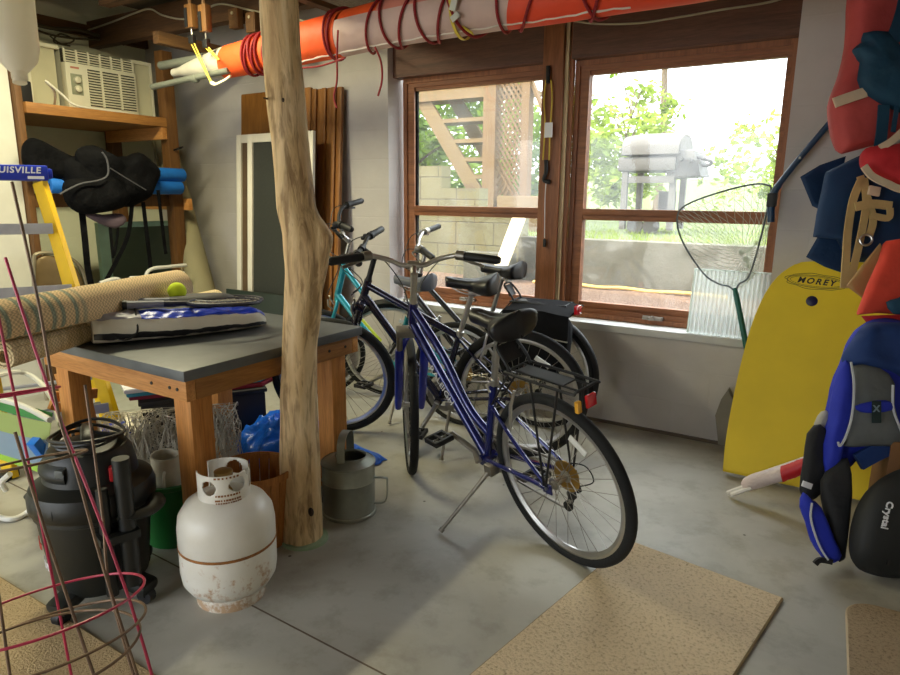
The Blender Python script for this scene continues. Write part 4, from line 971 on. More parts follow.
def logf(u, v):
    z = 2.45*u; i = max(j for j in range(len(P)-1) if zz[j] <= z+1e-6); f_ = min(1, (z-zz[i])/max(1e-6, zz[i+1]-zz[i])); f_ = f_*f_*(3-2*f_)*.5+f_*.5
    c = P[i][0].lerp(P[i+1][0], f_); r_ = P[i][1]*(1-f_)+P[i+1][1]*f_; a = 2*PI*v
    r_ *= 1+.10*nz(math.cos(a)*1.6, math.sin(a)*1.6, z*2.0)+.05*nz(math.cos(a)*4, math.sin(a)*4, z*6)
    kn = math.exp(-((z-1.20)/.06)**2)*math.exp(-((a-.35)/.55)**2)*.030
    return (c.x+(r_+kn)*math.cos(a), c.y+(r_+kn)*math.sin(a), z)
q = MB().surf(logf, 150, 40, cv=True); q.add([logf(0, j/40) for j in range(40)], [list(range(40))]); q.build('trunk', LOG, lp, smooth=80)
MB(Matrix.Translation((P[0][0].x+.01, PY, 0))).lathe([(.095, 0), (.093, .012), (.05, .012)], 26).build('base_plate', M('verdigris_base', (150, 172, 140), .7), lp)
kd = MB(); e = V((.52, -.85, 0))
for px_, py_, s in ((287, 445, .008), (311, 512, .012), (283, 100, .005)):
    p = at(px_, py_, Y=PY-.06); kd.ball(p, s, (1, .8, 1.5), 10, 6)
kd.build('knot', M('dark_knot', (58, 40, 24), .8), lp)
MB().tube([at(268, 99, Y=PY-.05), at(264, 98, Y=PY-.10)], .003, 6).build('nail', M('rusty_nail', (70, 50, 36), .6, .5), lp)

# ------------------------------------------------------------ propane tank
m, t, b, N, L = nt('chipped_white_enamel'); v = coords(t); n1 = noi(t, v, 5, 6, .65); n2 = noi(t, v, 26, 5, .7)
sep = N('ShaderNodeSeparateXYZ'); L(v, sep.inputs[0])
hz = ramp(t, sep.outputs[2], [(.0, (.30, .30, .30, 1)), (.06, (.22, .22, .22, 1)), (.18, (.12, .12, .12, 1)), (.30, (0, 0, 0, 1))])
ad = N('ShaderNodeMath'); ad.operation = 'ADD'; L(n2, ad.inputs[0]); L(hz, ad.inputs[1])
mk = ramp(t, ad.outputs[0], [(.71, (0, 0, 0, 1)), (.84, (.75, .75, .75, 1))])
base = ramp(t, n1, [(.3, lin(222, 217, 202)), (.7, lin(234, 230, 220))])
L(mixc(t, mk, base, lin(176, 128, 72)), b.inputs['Base Color']); b.inputs['Roughness'].default_value = .35; ENAM = m
pt = thing('propane_tank', 'white rusty propane gas tank standing on the floor by the table leg', 'gas tank', (-1.692, 1.308, 0), (0, 0, R(-25)))
r_ = .158
prof = [(.001, .035), (.10, .038), (.135, .055), (.153, .085), (r_, .12), (r_, .205), (r_-.001, .207), (r_-.001, .211), (r_, .213), (r_, .275), (.152, .315), (.130, .350), (.095, .373), (.05, .383), (.001, .385)]
MB().lathe(prof, 48, cap=False).build('body', ENAM, pt, smooth=50)
MB().lathe([(r_+.0005, .204), (r_+.002, .207), (r_+.002, .211), (r_+.0005, .214)], 48, cap=False).build('weld_seam', M('rust_line', (150, 98, 46), .8, var=.3, vs=30), pt)
MB().lathe([(.105, .042), (.108, .0), (.113, .0), (.113, .042)], 40, cap=False).build('foot_ring', ENAM, pt)
col = MB(); rc = .082; H0, H1 = .362, .468
def hole(a, z):  # oval hand holes in the collar
    for ac_, w, zc in ((0.30, .36, .432), (-.85, .30, .428), (2.4, .36, .434)):
        if ((a-ac_)/w)**2+((z-zc)/.025)**2 < 1: return True
    return False
na, nzr = 110, 26; vs = []; fs = []; A0, A1 = -1.75, 3.55
for j in range(nzr+1):
    for i in range(na+1):
        a = A0+(A1-A0)*i/na; z = H0+(H1-H0)*j/nzr
        if a > 1.25 or a < -1.0: pass
        top = H1-.022*(1 if .75 < a < 1.6 else 0)
        vs.append((rc*math.cos(a), rc*math.sin(a), min(z, top)))
for j in range(nzr):
    for i in range(na):
        a = A0+(A1-A0)*(i+.5)/na; z = H0+(H1-H0)*(j+.5)/nzr
        if not hole(a, z) and not (.95 < a < 1.45 and z > .40): fs.append([j*(na+1)+i, j*(na+1)+i+1, (j+1)*(na+1)+i+1, (j+1)*(na+1)+i])
col.add(vs, fs); co_ = col.build('collar', ENAM, pt, smooth=80, fix=False); sd_ = co_.modifiers.new('thick', 'SOLIDIFY'); sd_.thickness = .004; sd_.offset = 0
INK = M('rusty_stamp', (140, 92, 50), .7)
for k, (zz_, s) in enumerate(((.462, 7), (.402, 9), (.386, 10), (.376, 11))):
    q = MB(); g = random.Random(k)
    for i in range(s):
        a = -.55+1.0*i/s; q.box(((rc+.0028)*math.cos(a), (rc+.0028)*math.sin(a), zz_), (.0012, .0075*g.uniform(.5, 1.1), .006), (0, 0, a))
    q.build('stamped_mark', INK, co_)
vl = MB(); vl.rod((0, 0, .38), (0, 0, .42), .018).rod((0, 0, .42), (0, 0, .435), .012).rod((.0, 0, .405), (.055, 0, .405), .014).lathe([(.028, .435), (.03, .44), (.03, .455), (.02, .46), (0, .46)], 18); vl.build('valve', M('brass_valve', (160, 130, 80), .4, .8), pt)

# ------------------------------------------------------------ shop vacuum
VAC = M('dark_grey_green_plastic', (24, 27, 23), .5, var=.1, vs=3, bp=.1, bs=90); VACL = M('black_vac_lid', (20, 22, 19), .45); VTXT = M('vac_red_print', (206, 70, 62), .5)
vx, vy = -2.06, 1.075
vc = thing('shop_vacuum', 'black drum shop vacuum on casters with cord coiled on top', 'vacuum cleaner', (vx, vy, 0), (0, 0, R(-30)))
MB().lathe([(.001, .07), (.135, .07), (.145, .085), (.172, .33), (.18, .335), (.18, .355), (.001, .355)], 44).build('drum', VAC, vc)
lidm = MB(); lidm.lathe([(.184, .35), (.19, .36), (.19, .40), (.182, .425), (.15, .445), (.142, .45), (.138, .475), (.128, .525), (.115, .545), (.06, .553), (.001, .555)], 44, cap=False)
lid_ = lidm.build('motor_lid', VACL, vc)
q = MB(); q.surf(lambda u, v: ((.128+.02*math.sin(PI*v))*math.cos(-2.2+1.7*u)*1.0, (.128+.02*math.sin(PI*v))*math.sin(-2.2+1.7*u), .452+.07*v), 16, 6, th=.012); q.build('vent_band', VAC, lid_)
hl = MB(); hl.tube(sm([(-.09, 0, .54), (-.07, 0, .585), (0, 0, .60), (.07, 0, .585), (.09, 0, .54)], 6), (.018, .011), 8, flat=(0, 1, 0)); hl.build('carry_handle', VACL, lid_)
cc = MB()
for k in range(3): cc.tube([((.085+.010*k)*math.cos(t)+.01*math.sin(3*t+k), (.09+.010*k)*math.sin(t), .562+.012*k+.008*math.sin(2*t+k)) for t in [2*PI*j/40 for j in range(40)]], .0055, 6, closed=True)
cc.tube(sm([(-.12, -.02, .57), (-.17, -.05, .53), (-.20, -.02, .48), (-.15, .0, .55)], 6), .0055, 6); cc.build('power_cord', CABLE, vc)
MB().box((.10, -.07, .50), (.05, .03, .03), (0, 0, -.6), .006).build('latch', M('grey_latch', (84, 88, 84), .5), lid_)
MB(frame_m((.125, .07, .48), (0, 1, 0), (0, 0, 1))).box((0, 0, 0), (.035, .05, .03), bev=.008).build('switch', M('red_switch', (170, 30, 34), .4), lid_)
for s in (-1, 1):
    a = .75 if s > 0 else .75+PI
    q = MB(Matrix.Rotation(a, 4, 'Z')); q.tube(sm([(.178, -.07, .36), (.215, -.045, .355), (.225, 0, .35), (.215, .045, .355), (.178, .07, .36)], 6), (.012, .03), 8, flat=(0, 0, 1)); q.build('side_handle', VAC, vc)
q = MB(Matrix.Rotation(-.9, 4, 'Z')); q.box((.172, 0, .385), (.03, .11, .04), bev=.012); q.build('drum_latch', VACL, vc)
hx = .205; q = MB(Matrix.Rotation(.25, 4, 'Z'))
q.tube([(hx, .04, .12), (hx, .04, .55)], .026, 14); q.build('wand_tube', VACL, vc)
q = MB(Matrix.Rotation(.25, 4, 'Z')); q.tube([(hx-.01, -.02, .10), (hx-.01, -.02, .46)], .018, 12).box((hx, .01, .30), (.07, .12, .03), bev=.01); q.build('tool_holder', VACL, vc)
for k in range(4):
    a = R(45+90*k); q = MB(Matrix.Rotation(a, 4, 'Z')); q.box((.15, 0, .068), (.10, .075, .045), (0, .2, 0), .018); q.build('caster_arm', VAC, vc)
    q = MB(Matrix.Rotation(a, 4, 'Z')); q.rod((.175, -.014, .028), (.175, .014, .028), .028, n=18).rod((.175, -.018, .028), (.175, .018, .028), .006); q.build('caster', BLKP, vc)
for k, (zz_, wid, hgt, mt) in enumerate(((.285, .07, .006, VTXT), (.215, .07, .006, VTXT))):
    q = MB(); q.surf(lambda u, v: ((.1625+.0025+(zz_-.285)*.11)*math.cos(-1.62+.42*u), (.1625+.0025+(zz_-.285)*.11)*math.sin(-1.62+.42*u), zz_+hgt*v), 8, 1, th=.001); q.build('print_line', mt, vc)
for k, (ch_, mt) in enumerate(((range(5), WHITEL), (range(4), VTXT))):
    z0 = .175 if k == 0 else .245
    for i, c1 in enumerate(ch_):
        a = -1.56+.10*i; rr = .148+(z0-.085)*.11+.003
        MB(frame_m((rr*math.cos(a), rr*math.sin(a), z0), (-math.sin(a), math.cos(a), 0), (0, 0, 1))).box((0, 0, 0), (.008, .028-.006*(i % 2), .002)).box((.005, .008, 0), (.009, .006, .002)).build('print_mark', mt, vc)

# green bucket with a white tube in it
gbk = thing('green_bucket', 'dark green plastic bucket standing between the vacuum and the propane tank', 'bucket', (-2.185, 1.44, 0))
GRN = M('dark_green_plastic', (24, 108, 44), .4, var=.1)
MB().lathe([(.001, .004), (.10, .004), (.105, .01), (.140, .255), (.15, .26), (.15, .275), (.133, .275), (.133, .26), (.10, .015), (.001, .015)], 36, cap=False).build('pail', GRN, gbk)
wt = thing('white_container', 'off-white cylindrical container standing inside the green bucket', 'container', (-2.175, 1.41, .018), (R(4), R(5), .3))
MB().lathe([(.001, 0), (.05, 0), (.052, .005), (.052, .365), (.046, .365), (.046, .10), (.001, .1)], 28, cap=False).build('body', M('grimy_white_plastic', (206, 200, 182), .5, var=.12, vs=9), wt)
MB().tube(sm([(.03, -.045, .32), (.04, -.065, .29), (.045, -.055, .16), (.05, -.035, .10)], 5), .005, 6).build('handle', WTUBE, wt)
# bushel basket
bk = thing('wooden_basket', 'round orange-brown wooden basket behind the propane tank', 'basket', (-1.885, 1.60, 0))
BKW = wood('orange_splint_wood', (160, 98, 40), (190, 126, 58), 'Z', 3, .55)
sl = MB()
for i in range(22):
    a0, a1 = 2*PI*i/22, 2*PI*(i+.92)/22
    sl.surf(lambda u, v: ((.112+.033*v)*math.cos(a0+(a1-a0)*u), (.112+.033*v)*math.sin(a0+(a1-a0)*u), .012+.30*v), 3, 5, th=.004)
sl.build('splints', BKW, bk); MB().lathe([(.001, .004), (.112, .004), (.112, .016), (.001, .016)], 36, cap=False).build('bottom', BKW, bk)
for zz_ in (.29,): MB().lathe([(.1435, zz_), (.150, zz_), (.152, zz_+.028), (.1455, zz_+.028), (.1435, zz_)], 44, cap=False).build('hoop', BKW, bk)
# watering can
GALV = M('galvanised_steel', (138, 142, 132), .42, .75, col2=(170, 172, 162), vs=5, bp=.1, bs=20)
wc = thing('watering_can', 'galvanised steel watering can standing right of the log post', 'watering can', (-1.745, 1.99, 0), (0, 0, R(25)))
cr_ = .113
MB().lathe([(.001, .006), (cr_+.004, .006), (cr_+.005, .0), (cr_+.005, .012), (cr_, .016), (cr_, .15), (cr_+.003, .155), (cr_, .16), (cr_, .225), (cr_+.004, .228), (cr_+.004, .236), (cr_, .238)], 44, cap=False).build('body', GALV, wc)
tp = MB(); tp.surf(lambda u, v: ((cr_*(1-v)+.066*v)*math.cos(2*PI*u)+.012*v, (cr_*(1-v)+.066*v)*math.sin(2*PI*u), .236+.022*v), 44, 4, cu=True, th=.003); tp.build('top', GALV, wc)
MB(Matrix.Translation((.012, 0, .07))).lathe([(.066, .188), (.069, .188), (.069, .192), (.066, .192), (.066, .188)], 36, cap=False).build('rim', GALV, wc)
MB().lathe([(.001, .21), (.064, .21)], 30, Matrix.Translation((.012, 0, 0)), cap=False).build('inside_shade', M('can_inside_shade', (22, 22, 20), .8), wc)  # flat dark disc stands in for the shade inside the can
q = MB(); q.tube(sm([(-.01, -.075, .24), (-.01, -.07, .32), (-.01, -.045, .355), (-.01, .0, .365), (-.01, .045, .355), (-.01, .07, .32), (-.01, .075, .24)], 6), (.024, .0025), 4, flat=(1, 0, 0)); q.build('bail_handle', GALV, wc)
q = MB(); q.tube(sm([(cr_, .0, .165), (cr_+.05, 0, .165), (cr_+.058, 0, .15), (cr_+.05, 0, .06), (cr_-.002, 0, .045)], 5), (.012, .003), 6, flat=(0, 1, 0)); q.build('back_handle', GALV, wc)
q = MB(); q.tube([(-cr_+.01, 0, .05), (-cr_-.10, 0, .17)], [.026, .014], 14).tube([(-cr_-.10, 0, .17), (-cr_-.125, 0, .20)], [.014, .03], 14); q.build('spout', GALV, wc)

# wire roll and blue tarp under the table
wr = MB(); g = random.Random(5); a, b_ = V((-2.74, 1.50, .20)), V((-2.36, 1.92, .20)); d = (b_-a).normalized(); u0 = V((0, 0, 1)); w0 = d.cross(u0)
for i in range(300):
    r0 = .195*math.sqrt(g.uniform(.12, 1)); o_ = g.uniform(-.02, 1.0); ph = g.uniform(0, 6.28); sp = g.uniform(3, 6); wob = g.uniform(.003, .009)
    wr.tube([a+(b_-a)*(o_+.05*math.sin(2*t+ph))+(u0*math.sin(t)+w0*math.cos(t))*(r0+wob*math.sin(9*t+ph)) for t in [ph+sp*j/26 for j in range(27)]], .0021, 4, cap=False)
for i in range(46):
    t = 2*PI*i/46; r0 = .192+.006*math.sin(i*2.3)
    wr.tube([a+(b_-a)*s+(u0*math.sin(t+.10*math.sin(s*26+i))+w0*math.cos(t+.10*math.sin(s*26+i)))*r0 for s in [j/20 for j in range(21)]], .0012, 4, cap=False)
tag(wr.build('wire_netting_roll', M('shiny_wire', (184, 176, 160), .45, .3)), 'loose silvery roll of wire netting on the floor under the table', 'wire roll')
TARP = M('blue_tarpaulin', (18, 96, 214), .35, var=.12, vs=6, bp=.7, bs=9, bd=.03)
def tarpf(u, v):
    x = -2.72+.78*u+.05*nz(v*5, u*3, 7); y = 2.10+.42*v+.05*nz(u*6, v*3, 2)
    env = max(0, math.sin(PI*u))**.45*max(0, math.sin(PI*v))**.5*(1-.55*u)
    rg_ = 1-abs(nz(u*5.5+1.3, v*4.2, 4))*1.7; r2 = 1-abs(nz(u*13, v*9, 9))*1.6
    return (x, y, .006+env*max(.02, .13+.13*rg_+.05*r2))
q = MB().surf(tarpf, 60, 40, th=.004)
tag(q.build('blue_tarp', TARP, smooth=45), 'crumpled bright blue tarpaulin heaped behind the table legs', 'tarp')

# foam boards, crate, wooden trestle, blue cap piece behind the vacuum
CRATE = M('dark_crate', (44, 42, 42), .6)
cra = thing('storage_crate', 'dark low storage crate behind the table carrying coloured foam boards', 'crate', (-2.98, 2.20, 0), (0, 0, R(58)))
MB().box((0, 0, .147), (.62, .38, .294), bev=.01).build('body', CRATE, cra); MB().box((0, 0, .306), (.64, .40, .022), bev=.006).build('lid', CRATE, cra)
for k, (mt, lb) in enumerate(((M('maroon_foam', (150, 40, 60), .6), 'dark red foam board, lowest of the stack on the crate'), (M('teal_foam', (60, 150, 170), .6), 'teal foam board in the middle of the stack on the crate'), (M('white_foam', (222, 220, 222), .6), 'white foam board on top of the stack on the crate'))):
    q = MB(Matrix.Translation((-2.98-.0*k, 2.20-.02*k, .330+.026*k)) @ Matrix.Rotation(R(58+3*k), 4, 'Z')); q.prism([(-.36, -.15), (.30, -.17), (.38, -.08), (.38, .08), (.30, .17), (-.36, .15)], .024, bev=.004)
    tag(q.build('foam_board', mt), lb, 'foam board', 'foam boards on the crate')
tr_ = thing('wooden_trestle', 'small pine trestle with slanting legs behind the vacuum cleaner', 'trestle', (0, 0, 0))
for p0_, p1_ in (((72, 360), (100, 470)), ((64, 372), (84, 440))):
    a, b_ = at(*p0_, X=-2.80), at(*p1_, X=-2.72); b_ = a+(b_-a)*(a.z/(a.z-b_.z)); MB().tube([a, b_], (.048, .022), 4, flat=(0, 1, 0)).build('leg', PINEZ, tr_)
a, b_ = at(52, 397, X=-2.79), at(96, 393, X=-2.79); MB().tube([a, b_], (.03, .018), 4, flat=(0, 0, 1)).build('cross_bar', PINE, tr_)
a, b_ = at(50, 405, X=-2.78), at(92, 414, X=-2.77); MB().tube([a, b_], (.025, .018), 4, flat=(0, 0, 1)).build('cross_bar', PINE, tr_)
bx = thing('blue_box', 'bright blue box with white letters on the floor behind the vacuum cleaner', 'box', (-2.93, 1.62, 0), (0, 0, R(60)))
MB().box((0, 0, .13), (.24, .14, .26), bev=.008).build('body', CAPB, bx)
text_mb('X', .07, frame_m((.0, -.0715, .20), (1, 0, 0), (0, 0, 1)), .001, .002).build('lettering', WHITEL, bx)

# lawn lounger at the left edge
lc = thing('lawn_chair', 'folding white tube lawn chair with clear blue and green webbing at the left edge', 'chair', (0, 0, 0))
pa, pb_, pc, pd = at(-40, 387, Z=.50), at(53, 413, Z=.48), at(44, 474, Z=.26), at(-40, 446, Z=.28)
def bil(u, v, o=0): return pa.lerp(pb_, u).lerp(pd.lerp(pc, u), v)+V((0, 0, -.025*math.sin(PI*u)*math.sin(PI*v)+o))
for nm, v0, v1, mt in (('green_band', 0, .16, M('green_webbing', (28, 124, 44), .4)), ('clear_webbing', .17, .45, clear_plastic('pale_lime_vinyl', (206, 224, 150), .8, .3)), ('blue_webbing', .45, .88, clear_plastic('pale_blue_vinyl', (176, 202, 224), .8, .3)), ('lime_band', .88, 1, M('lime_webbing', (150, 196, 50), .4))):
    MB().surf(lambda u, v: bil(u, v0+(v1-v0)*v), 16, 6, th=.003).build(nm, mt, lc)
q = MB(); q.box(bil(.94, .68)+V((0, 0, .012)), (.04, .04, .12), (.5, 0, .3), .004); q.build('blue_clip', M('blue_vinyl_print', (30, 110, 200), .4), lc)
for pts, z0, z1 in (([(-30, 385), (20, 372), (48, 392), (62, 432), (66, 470), (52, 482)], .56, .26), ([(-20, 395), (20, 405), (50, 420)], .5, .47)):
    k = len(pts); q = MB(); q.tube(sm([at(x, y, Z=z0+(z1-z0)*i/(k-1)) for i, (x, y) in enumerate(pts)], 6), .012, 8); q.build('tube_frame', WTUBE, lc)
for pts in ([(6, 490, .12), (2, 482, .17), (10, 474, .21)], [(-25, 508, .02), (8, 519, .013), (28, 512, .02), (38, 498, .10), (44, 482, .22)]):
    q = MB(); q.tube(sm([at(x, y, Z=z) for x, y, z in pts], 6), .012, 8); q.build('leg', WTUBE, lc)

# ------------------------------------------------------------ tomato cages in the foreground
PINK = M('red_coated_wire', (176, 40, 74), .35, .1, var=.15, vs=20); RUSTW = M('rusty_brown_wire', (112, 88, 66), .5, .4, var=.25, vs=20, coat=.1)
def ptz(px_, py_, zc):
    d = _f*FPX+_r*(px_-450)-_u*(py_-337.5); return EYE+d*(zc/FPX)
def cage(rods, rings, mat, label, r_=.0036):
    t_ = thing('tomato_cage', label, 'plant cage', (0, 0, 0), group='tomato cages in the front left corner')
    for pts in rods: MB().tube(sm(pts, 4), r_, 8).build('rod', mat, t_)
    for c, R_, ax in rings: MB().torus(c, R_, r_*.9, ax, 56, 8).build('ring', mat, t_)
    return t_
def cage_geo(base, tip, radii, angs, extra=0):
    """axis from base (floor) to tip, ring radii at fractions; straight rods meet near the tip"""
    base, tip = V(base), V(tip); ax = (tip-base).normalized(); u0 = ax.orthogonal().normalized(); u0 = (V((1, 0, 0))-ax*ax.x).normalized(); w0 = ax.cross(u0)
    rings = [(base.lerp(tip, f_), R_, ax) for f_, R_ in radii]; rods = []
    for a in angs: rods.append([base.lerp(tip, f_)+(u0*math.cos(a)+w0*math.sin(a))*R_ for f_, R_ in radii])
    return rods, rings
def fan(c, n, off=0): return [off+2*PI*i/n for i in range(n)]
_b = [ptz(45, 610, 1.50), ptz(8, 395, 1.50), ptz(-16, 262, 1.50)]
def cage_from(c1, c2, tip, r1, r2, r3, angs, mat, label, over=0):
    d = (c1-c2).normalized(); t0 = c1.z/-d.z if d.z < 0 else 0; base = c1+d*t0; L = (tip-base).length
    f1, f2 = (c1-base).length/L, (c2-base).length/L
    r0 = r1+(r1-r2)*t0/(c1-c2).length*.5
    rods, rings = cage_geo(base, tip, [(0.004, r0), (f1, r1), (f2, r2), (1, r3)], angs)
    return cage(rods, rings[:3], mat, label)
cage_from(_b[0], _b[1], _b[2], .212, .105, .055, [.45, 3.95, 2.6], PINK, 'red wire tomato cage standing upside down in the near left corner')
def pz(l): return [ptz(x, y, z) for x, y, z in l]
_ax = (_b[2]-_b[0]).normalized()
cage([pz([(12, 182, 1.46), (38, 300, 1.46), (58, 412, 1.455), (76, 470, 1.45), (104, 570, 1.45), (142, 690, 1.44)]), pz([(15, 432, 1.36), (45, 530, 1.37), (70, 605, 1.38), (99, 690, 1.38)]),
      pz([(85, 385, 1.62), (94, 450, 1.61), (103, 520, 1.60), (110, 590, 1.59), (138, 690, 1.57)]), pz([(-2, 590, 1.5), (12, 690, 1.49)])],
     [(ptz(30, 462, 1.48), .115, _ax), (ptz(46, 640, 1.45), .205, _ax), (ptz(38, 655, 1.40), .20, (_ax+V((.12, 0, 0))).normalized())], RUSTW, 'rusty brown wire tomato cage nested with the red one')

# ------------------------------------------------------------ mats on the floor
def carpet_mat(name, c1, c2, sc_):
    m, t, b, N, L = nt(name); v = coords(t); n1 = noi(t, v, sc_, 3, .7); n2 = noi(t, v, 4, 4)
    c = ramp(t, n1, [(.26, lin(*c1)), (.5, lin(*c2))]); L(c, b.inputs['Base Color']); b.inputs['Roughness'].default_value = .95; b.inputs['Specular IOR Level'].default_value = .15
    bump(t, b, n1, 1, .012); return m
TANM = carpet_mat('tan_loop_carpet', (172, 148, 116), (228, 207, 174), 85)
def mat_thing(name, label, loc, rz, sx, sy, mat, edge, th=.012, rad=0):
    r_ = thing(name, label, 'mat', loc, (0, 0, rz))
    if rad:
        poly = []
        for cx_, cy_, a0 in ((sx/2-rad, sy/2-rad, 0), (-sx/2+rad, sy/2-rad, 90), (-sx/2+rad, -sy/2+rad, 180), (sx/2-rad, -sy/2+rad, 270)):
            poly += [(cx_+rad*math.cos(R(a0+9*i)), cy_+rad*math.sin(R(a0+9*i))) for i in range(11)]
    else: poly = [(sx/2, sy/2), (-sx/2, sy/2), (-sx/2, -sy/2), (sx/2, -sy/2)]
    MB(Matrix.Translation((0, 0, th/2+.001))).prism(poly, th).build('pile', mat, r_)
    q = MB(); q.tube([V((x, y, th*.55)) for x, y in poly], (th*.5, .006), 6, closed=True, flat=(0, 0, 1)); q.build('bound_edge', edge, r_)
    return r_
mat_thing('carpet_mat', 'tan loop carpet mat on the floor beside the blue bicycle back wheel', (-.457, 1.69, 0), R(-9.5), .56, 1.32, TANM, M('mat_edge_binding', (150, 130, 96), .9))
mat_thing('carpet_mat', 'tan carpet mat under the vacuum cleaner and tomato cages', (-2.05, .42, 0), 0, 1.6, 1.0, carpet_mat('beige_flat_carpet', (166, 140, 102), (206, 180, 138), 120), M('mat_edge_binding', (150, 130, 96)), .006)
mat_thing('door_mat', 'brown woven mat with rounded corner at the near right edge', (.345, 1.65, 0), R(2), .40, 1.55, carpet_mat('brown_woven_mat', (116, 98, 74), (176, 154, 124), 90), M('mat_border', (196, 176, 144), .9, bp=.4, bs=150), .010, .09)

# ------------------------------------------------------------ bodyboard leaning on the window wall
YB_ = M('yellow_foam_board', (236, 206, 36), .55, var=.05, vs=3, bp=.2, bs=150, bd=.001)
bo = V((0, 3.315, .012)); th = math.atan2(.36, 1.03); by = V((0, math.sin(th), math.cos(th))); bn = V((1, 0, 0)).cross(by)
def onb(x, y):
    d = _f*FPX+_r*(x-450)-_u*(y-337.5); t = (bo-EYE).dot(bn)/d.dot(bn); p = EYE+d*t-bo; return p.x, p.dot(by)
cxb, _ = onb(812, 303)
left = [onb(*p) for p in ((723.5, 473), (727, 440), (734, 400), (743, 360), (753, 325), (765, 297), (778, 279), (793, 268), (806, 264))]
cxb = left[-1][0]+.185
top = left[-1][1]+.012
outl = [(x-cxb, y) for x, y in left]; outl[0] = (outl[0][0], 0)
poly = outl+[(0, top)]+[(-x, y) for x, y in outl[::-1]]
P2 = [(p.x, p.y) for p in sm([V((x, y, 0)) for x, y in poly], 4)]
bm_ = frame_m(bo+V((cxb, 0, 0))+bn*.024, (1, 0, 0), by)
bd = thing('bodyboard', 'bright yellow bodyboard leaning on the wall beside the window', 'bodyboard', (0, 0, 0))
MB(bm_).prism(P2, .046, bev=.012).build('foam_board', YB_, bd, smooth=50)
lx, ly = onb(812, 303); MB(bm_ @ Matrix.Translation((lx-cxb, ly, .0235))).lathe([(0, .004), (.018, .004), (.024, .001), (.026, -.001)], 24).build('leash_plug', M('navy_plug', (30, 32, 74), .4), bd)
lx, ly = onb(817, 284); INKB = M('dark_print', (52, 48, 40), .6)
lm = bm_ @ Matrix.Translation((lx-cxb-.004, ly, .0238)) @ Matrix.Rotation(R(-3), 4, 'Z')
text_mb('MOREY', .040, lm, .0006, .0012, 1.35, .25).build('lettering', INKB, bd)
q = MB(lm)
def oval(rx, ry, w, jag=0, off=0): q.tube([V((rx*math.cos(t)*(1+jag*math.sin(9*t)), off+ry*math.sin(t)*(1+jag*math.cos(7*t)), .0004)) for t in [2*PI*i/60 for i in range(60)]], (w, .0006), 4, closed=True, flat=(1, 0, 0))
oval(.125, .030, .0016); oval(.132, .038, .0014, .06); oval(.112, .024, .001)
q.build('logo_line', INKB, bd)
q = MB(frame_m((0, 3.66, 0), (1, 0, 0), (0, 0, 1)))
a = [at(*p, Y=3.66) for p in ((716, 414), (722, 398), (729, 388), (734, 400), (732, 447), (719, 443))]; q.prism([(p.x, max(p.z, .005)) for p in a], .05)
tag(q.build('grey_slab', M('grey_stone_slab', (128, 122, 112), .8, bp=.3)), 'small grey slab standing on the floor behind the yellow bodyboard', 'slab')

# red and white umbrella wrapped in plastic
um = thing('folded_umbrella', 'folded red and white umbrella lying in front of the yellow bodyboard', 'umbrella', (0, 0, 0))
a, b_ = V((-.345, 3.045, .035)), V((.10, 3.02, .36)); d = b_-a
q = MB(); q.tube(sm([a+d*.10, a+d*.2+V((0, 0, .008)), a+d*.45, a+d*.7, a+d*.9], 6), [.022, .026, .030, .032, .033, .034, .035, .035, .034, .034, .035, .036, .036, .036, .035, .035, .034, .034, .034, .034, .034, .034, .034, .032, .03], 14); q.build('cloth', M('white_plastic_wrap', (214, 196, 190), .35, var=.08, bp=.6, bs=20, bd=.02), um, smooth=70)
for f0, f1 in ((.40, .58), (.68, .95)):
    q = MB(); q.surf(lambda u, v: tuple(a+d*(f0+(f1-f0)*u+.05*v)+(V((.0, -1, .0))*math.cos(-.9+2.0*v)+V((-.59, 0, .80))*math.sin(-.9+2.0*v))*(.0385+.003*nz(u*6, v*5))), 14, 8, th=.003); q.build('red_panel', M('red_cloth', (196, 22, 34), .45, var=.1), um, smooth=70)
for o_ in (V((0, 0, 0)), V((.005, -.025, -.005))): MB().tube([a+o_+d*-.05*(1 if o_.y == 0 else .3), a+o_+d*.16], .011, 8).build('pole', M('white_pole', (222, 216, 204), .4), um)

# landing net in the window
NETY = 3.67
ln_ = thing('landing_net', 'landing net with grey hoop and green handle hanging in front of the window', 'fishing net', (0, 0, 0))
hoop = [(771, 190), (767, 185), (756, 184), (735, 188), (708, 196), (690, 203), (680, 210), (677, 221), (681, 238), (692, 258), (706, 276), (719, 284), (729, 286.5), (735, 290.5), (739, 284), (747, 279), (752, 268), (758, 248), (765, 220)]
hp = sm(px(hoop, Y=NETY), 5, closed=True); MB().tube(hp, .0048, 8, closed=True).build('hoop', M('grey_net_hoop', (96, 104, 108), .35, .6), ln_)
a, b_ = at(735, 289, Y=NETY), at(746, 345, Y=NETY-.03); d = b_-a; b_ = a+d*1.15
MB().tube([a-d*.02, a+d*.1, b_], [.010, .0145, .0145], 12).build('handle', M('green_net_handle', (24, 96, 84), .4), ln_)
k = len(hp); cz = sum(hp, V())/k; q = MB(); nl = 7; nm_ = k//2*1
def netp(i, s):
    p = hp[int(i) % k]; f_ = i-int(i); p = p.lerp(hp[(int(i)+1) % k], f_)
    c = cz+V((.07, .11, -.10)); s2 = s
    w = p.lerp(c, s2); return w+V((.05*math.sin(PI*s), .09*math.sin(PI*s*.5), -.03*math.sin(PI*s)))
NW = 44
for j in range(NW):
    for sg in (1, -1):
        q.tube([netp(j*k/NW+sg*s*9, s*.96) for s in [t/12 for t in range(13)]], .0009, 4, cap=False)
q.build('net_mesh', M('pale_net_cord', (196, 204, 190), .7), ln_)
bh = thing('boat_hook', 'dark blue pole hanging aslant on the wall right of the window', 'pole', (0, 0, 0))
P = px([(834, 118), (800, 158), (778, 186), (772, 200), (771, 222)], Y=3.665)
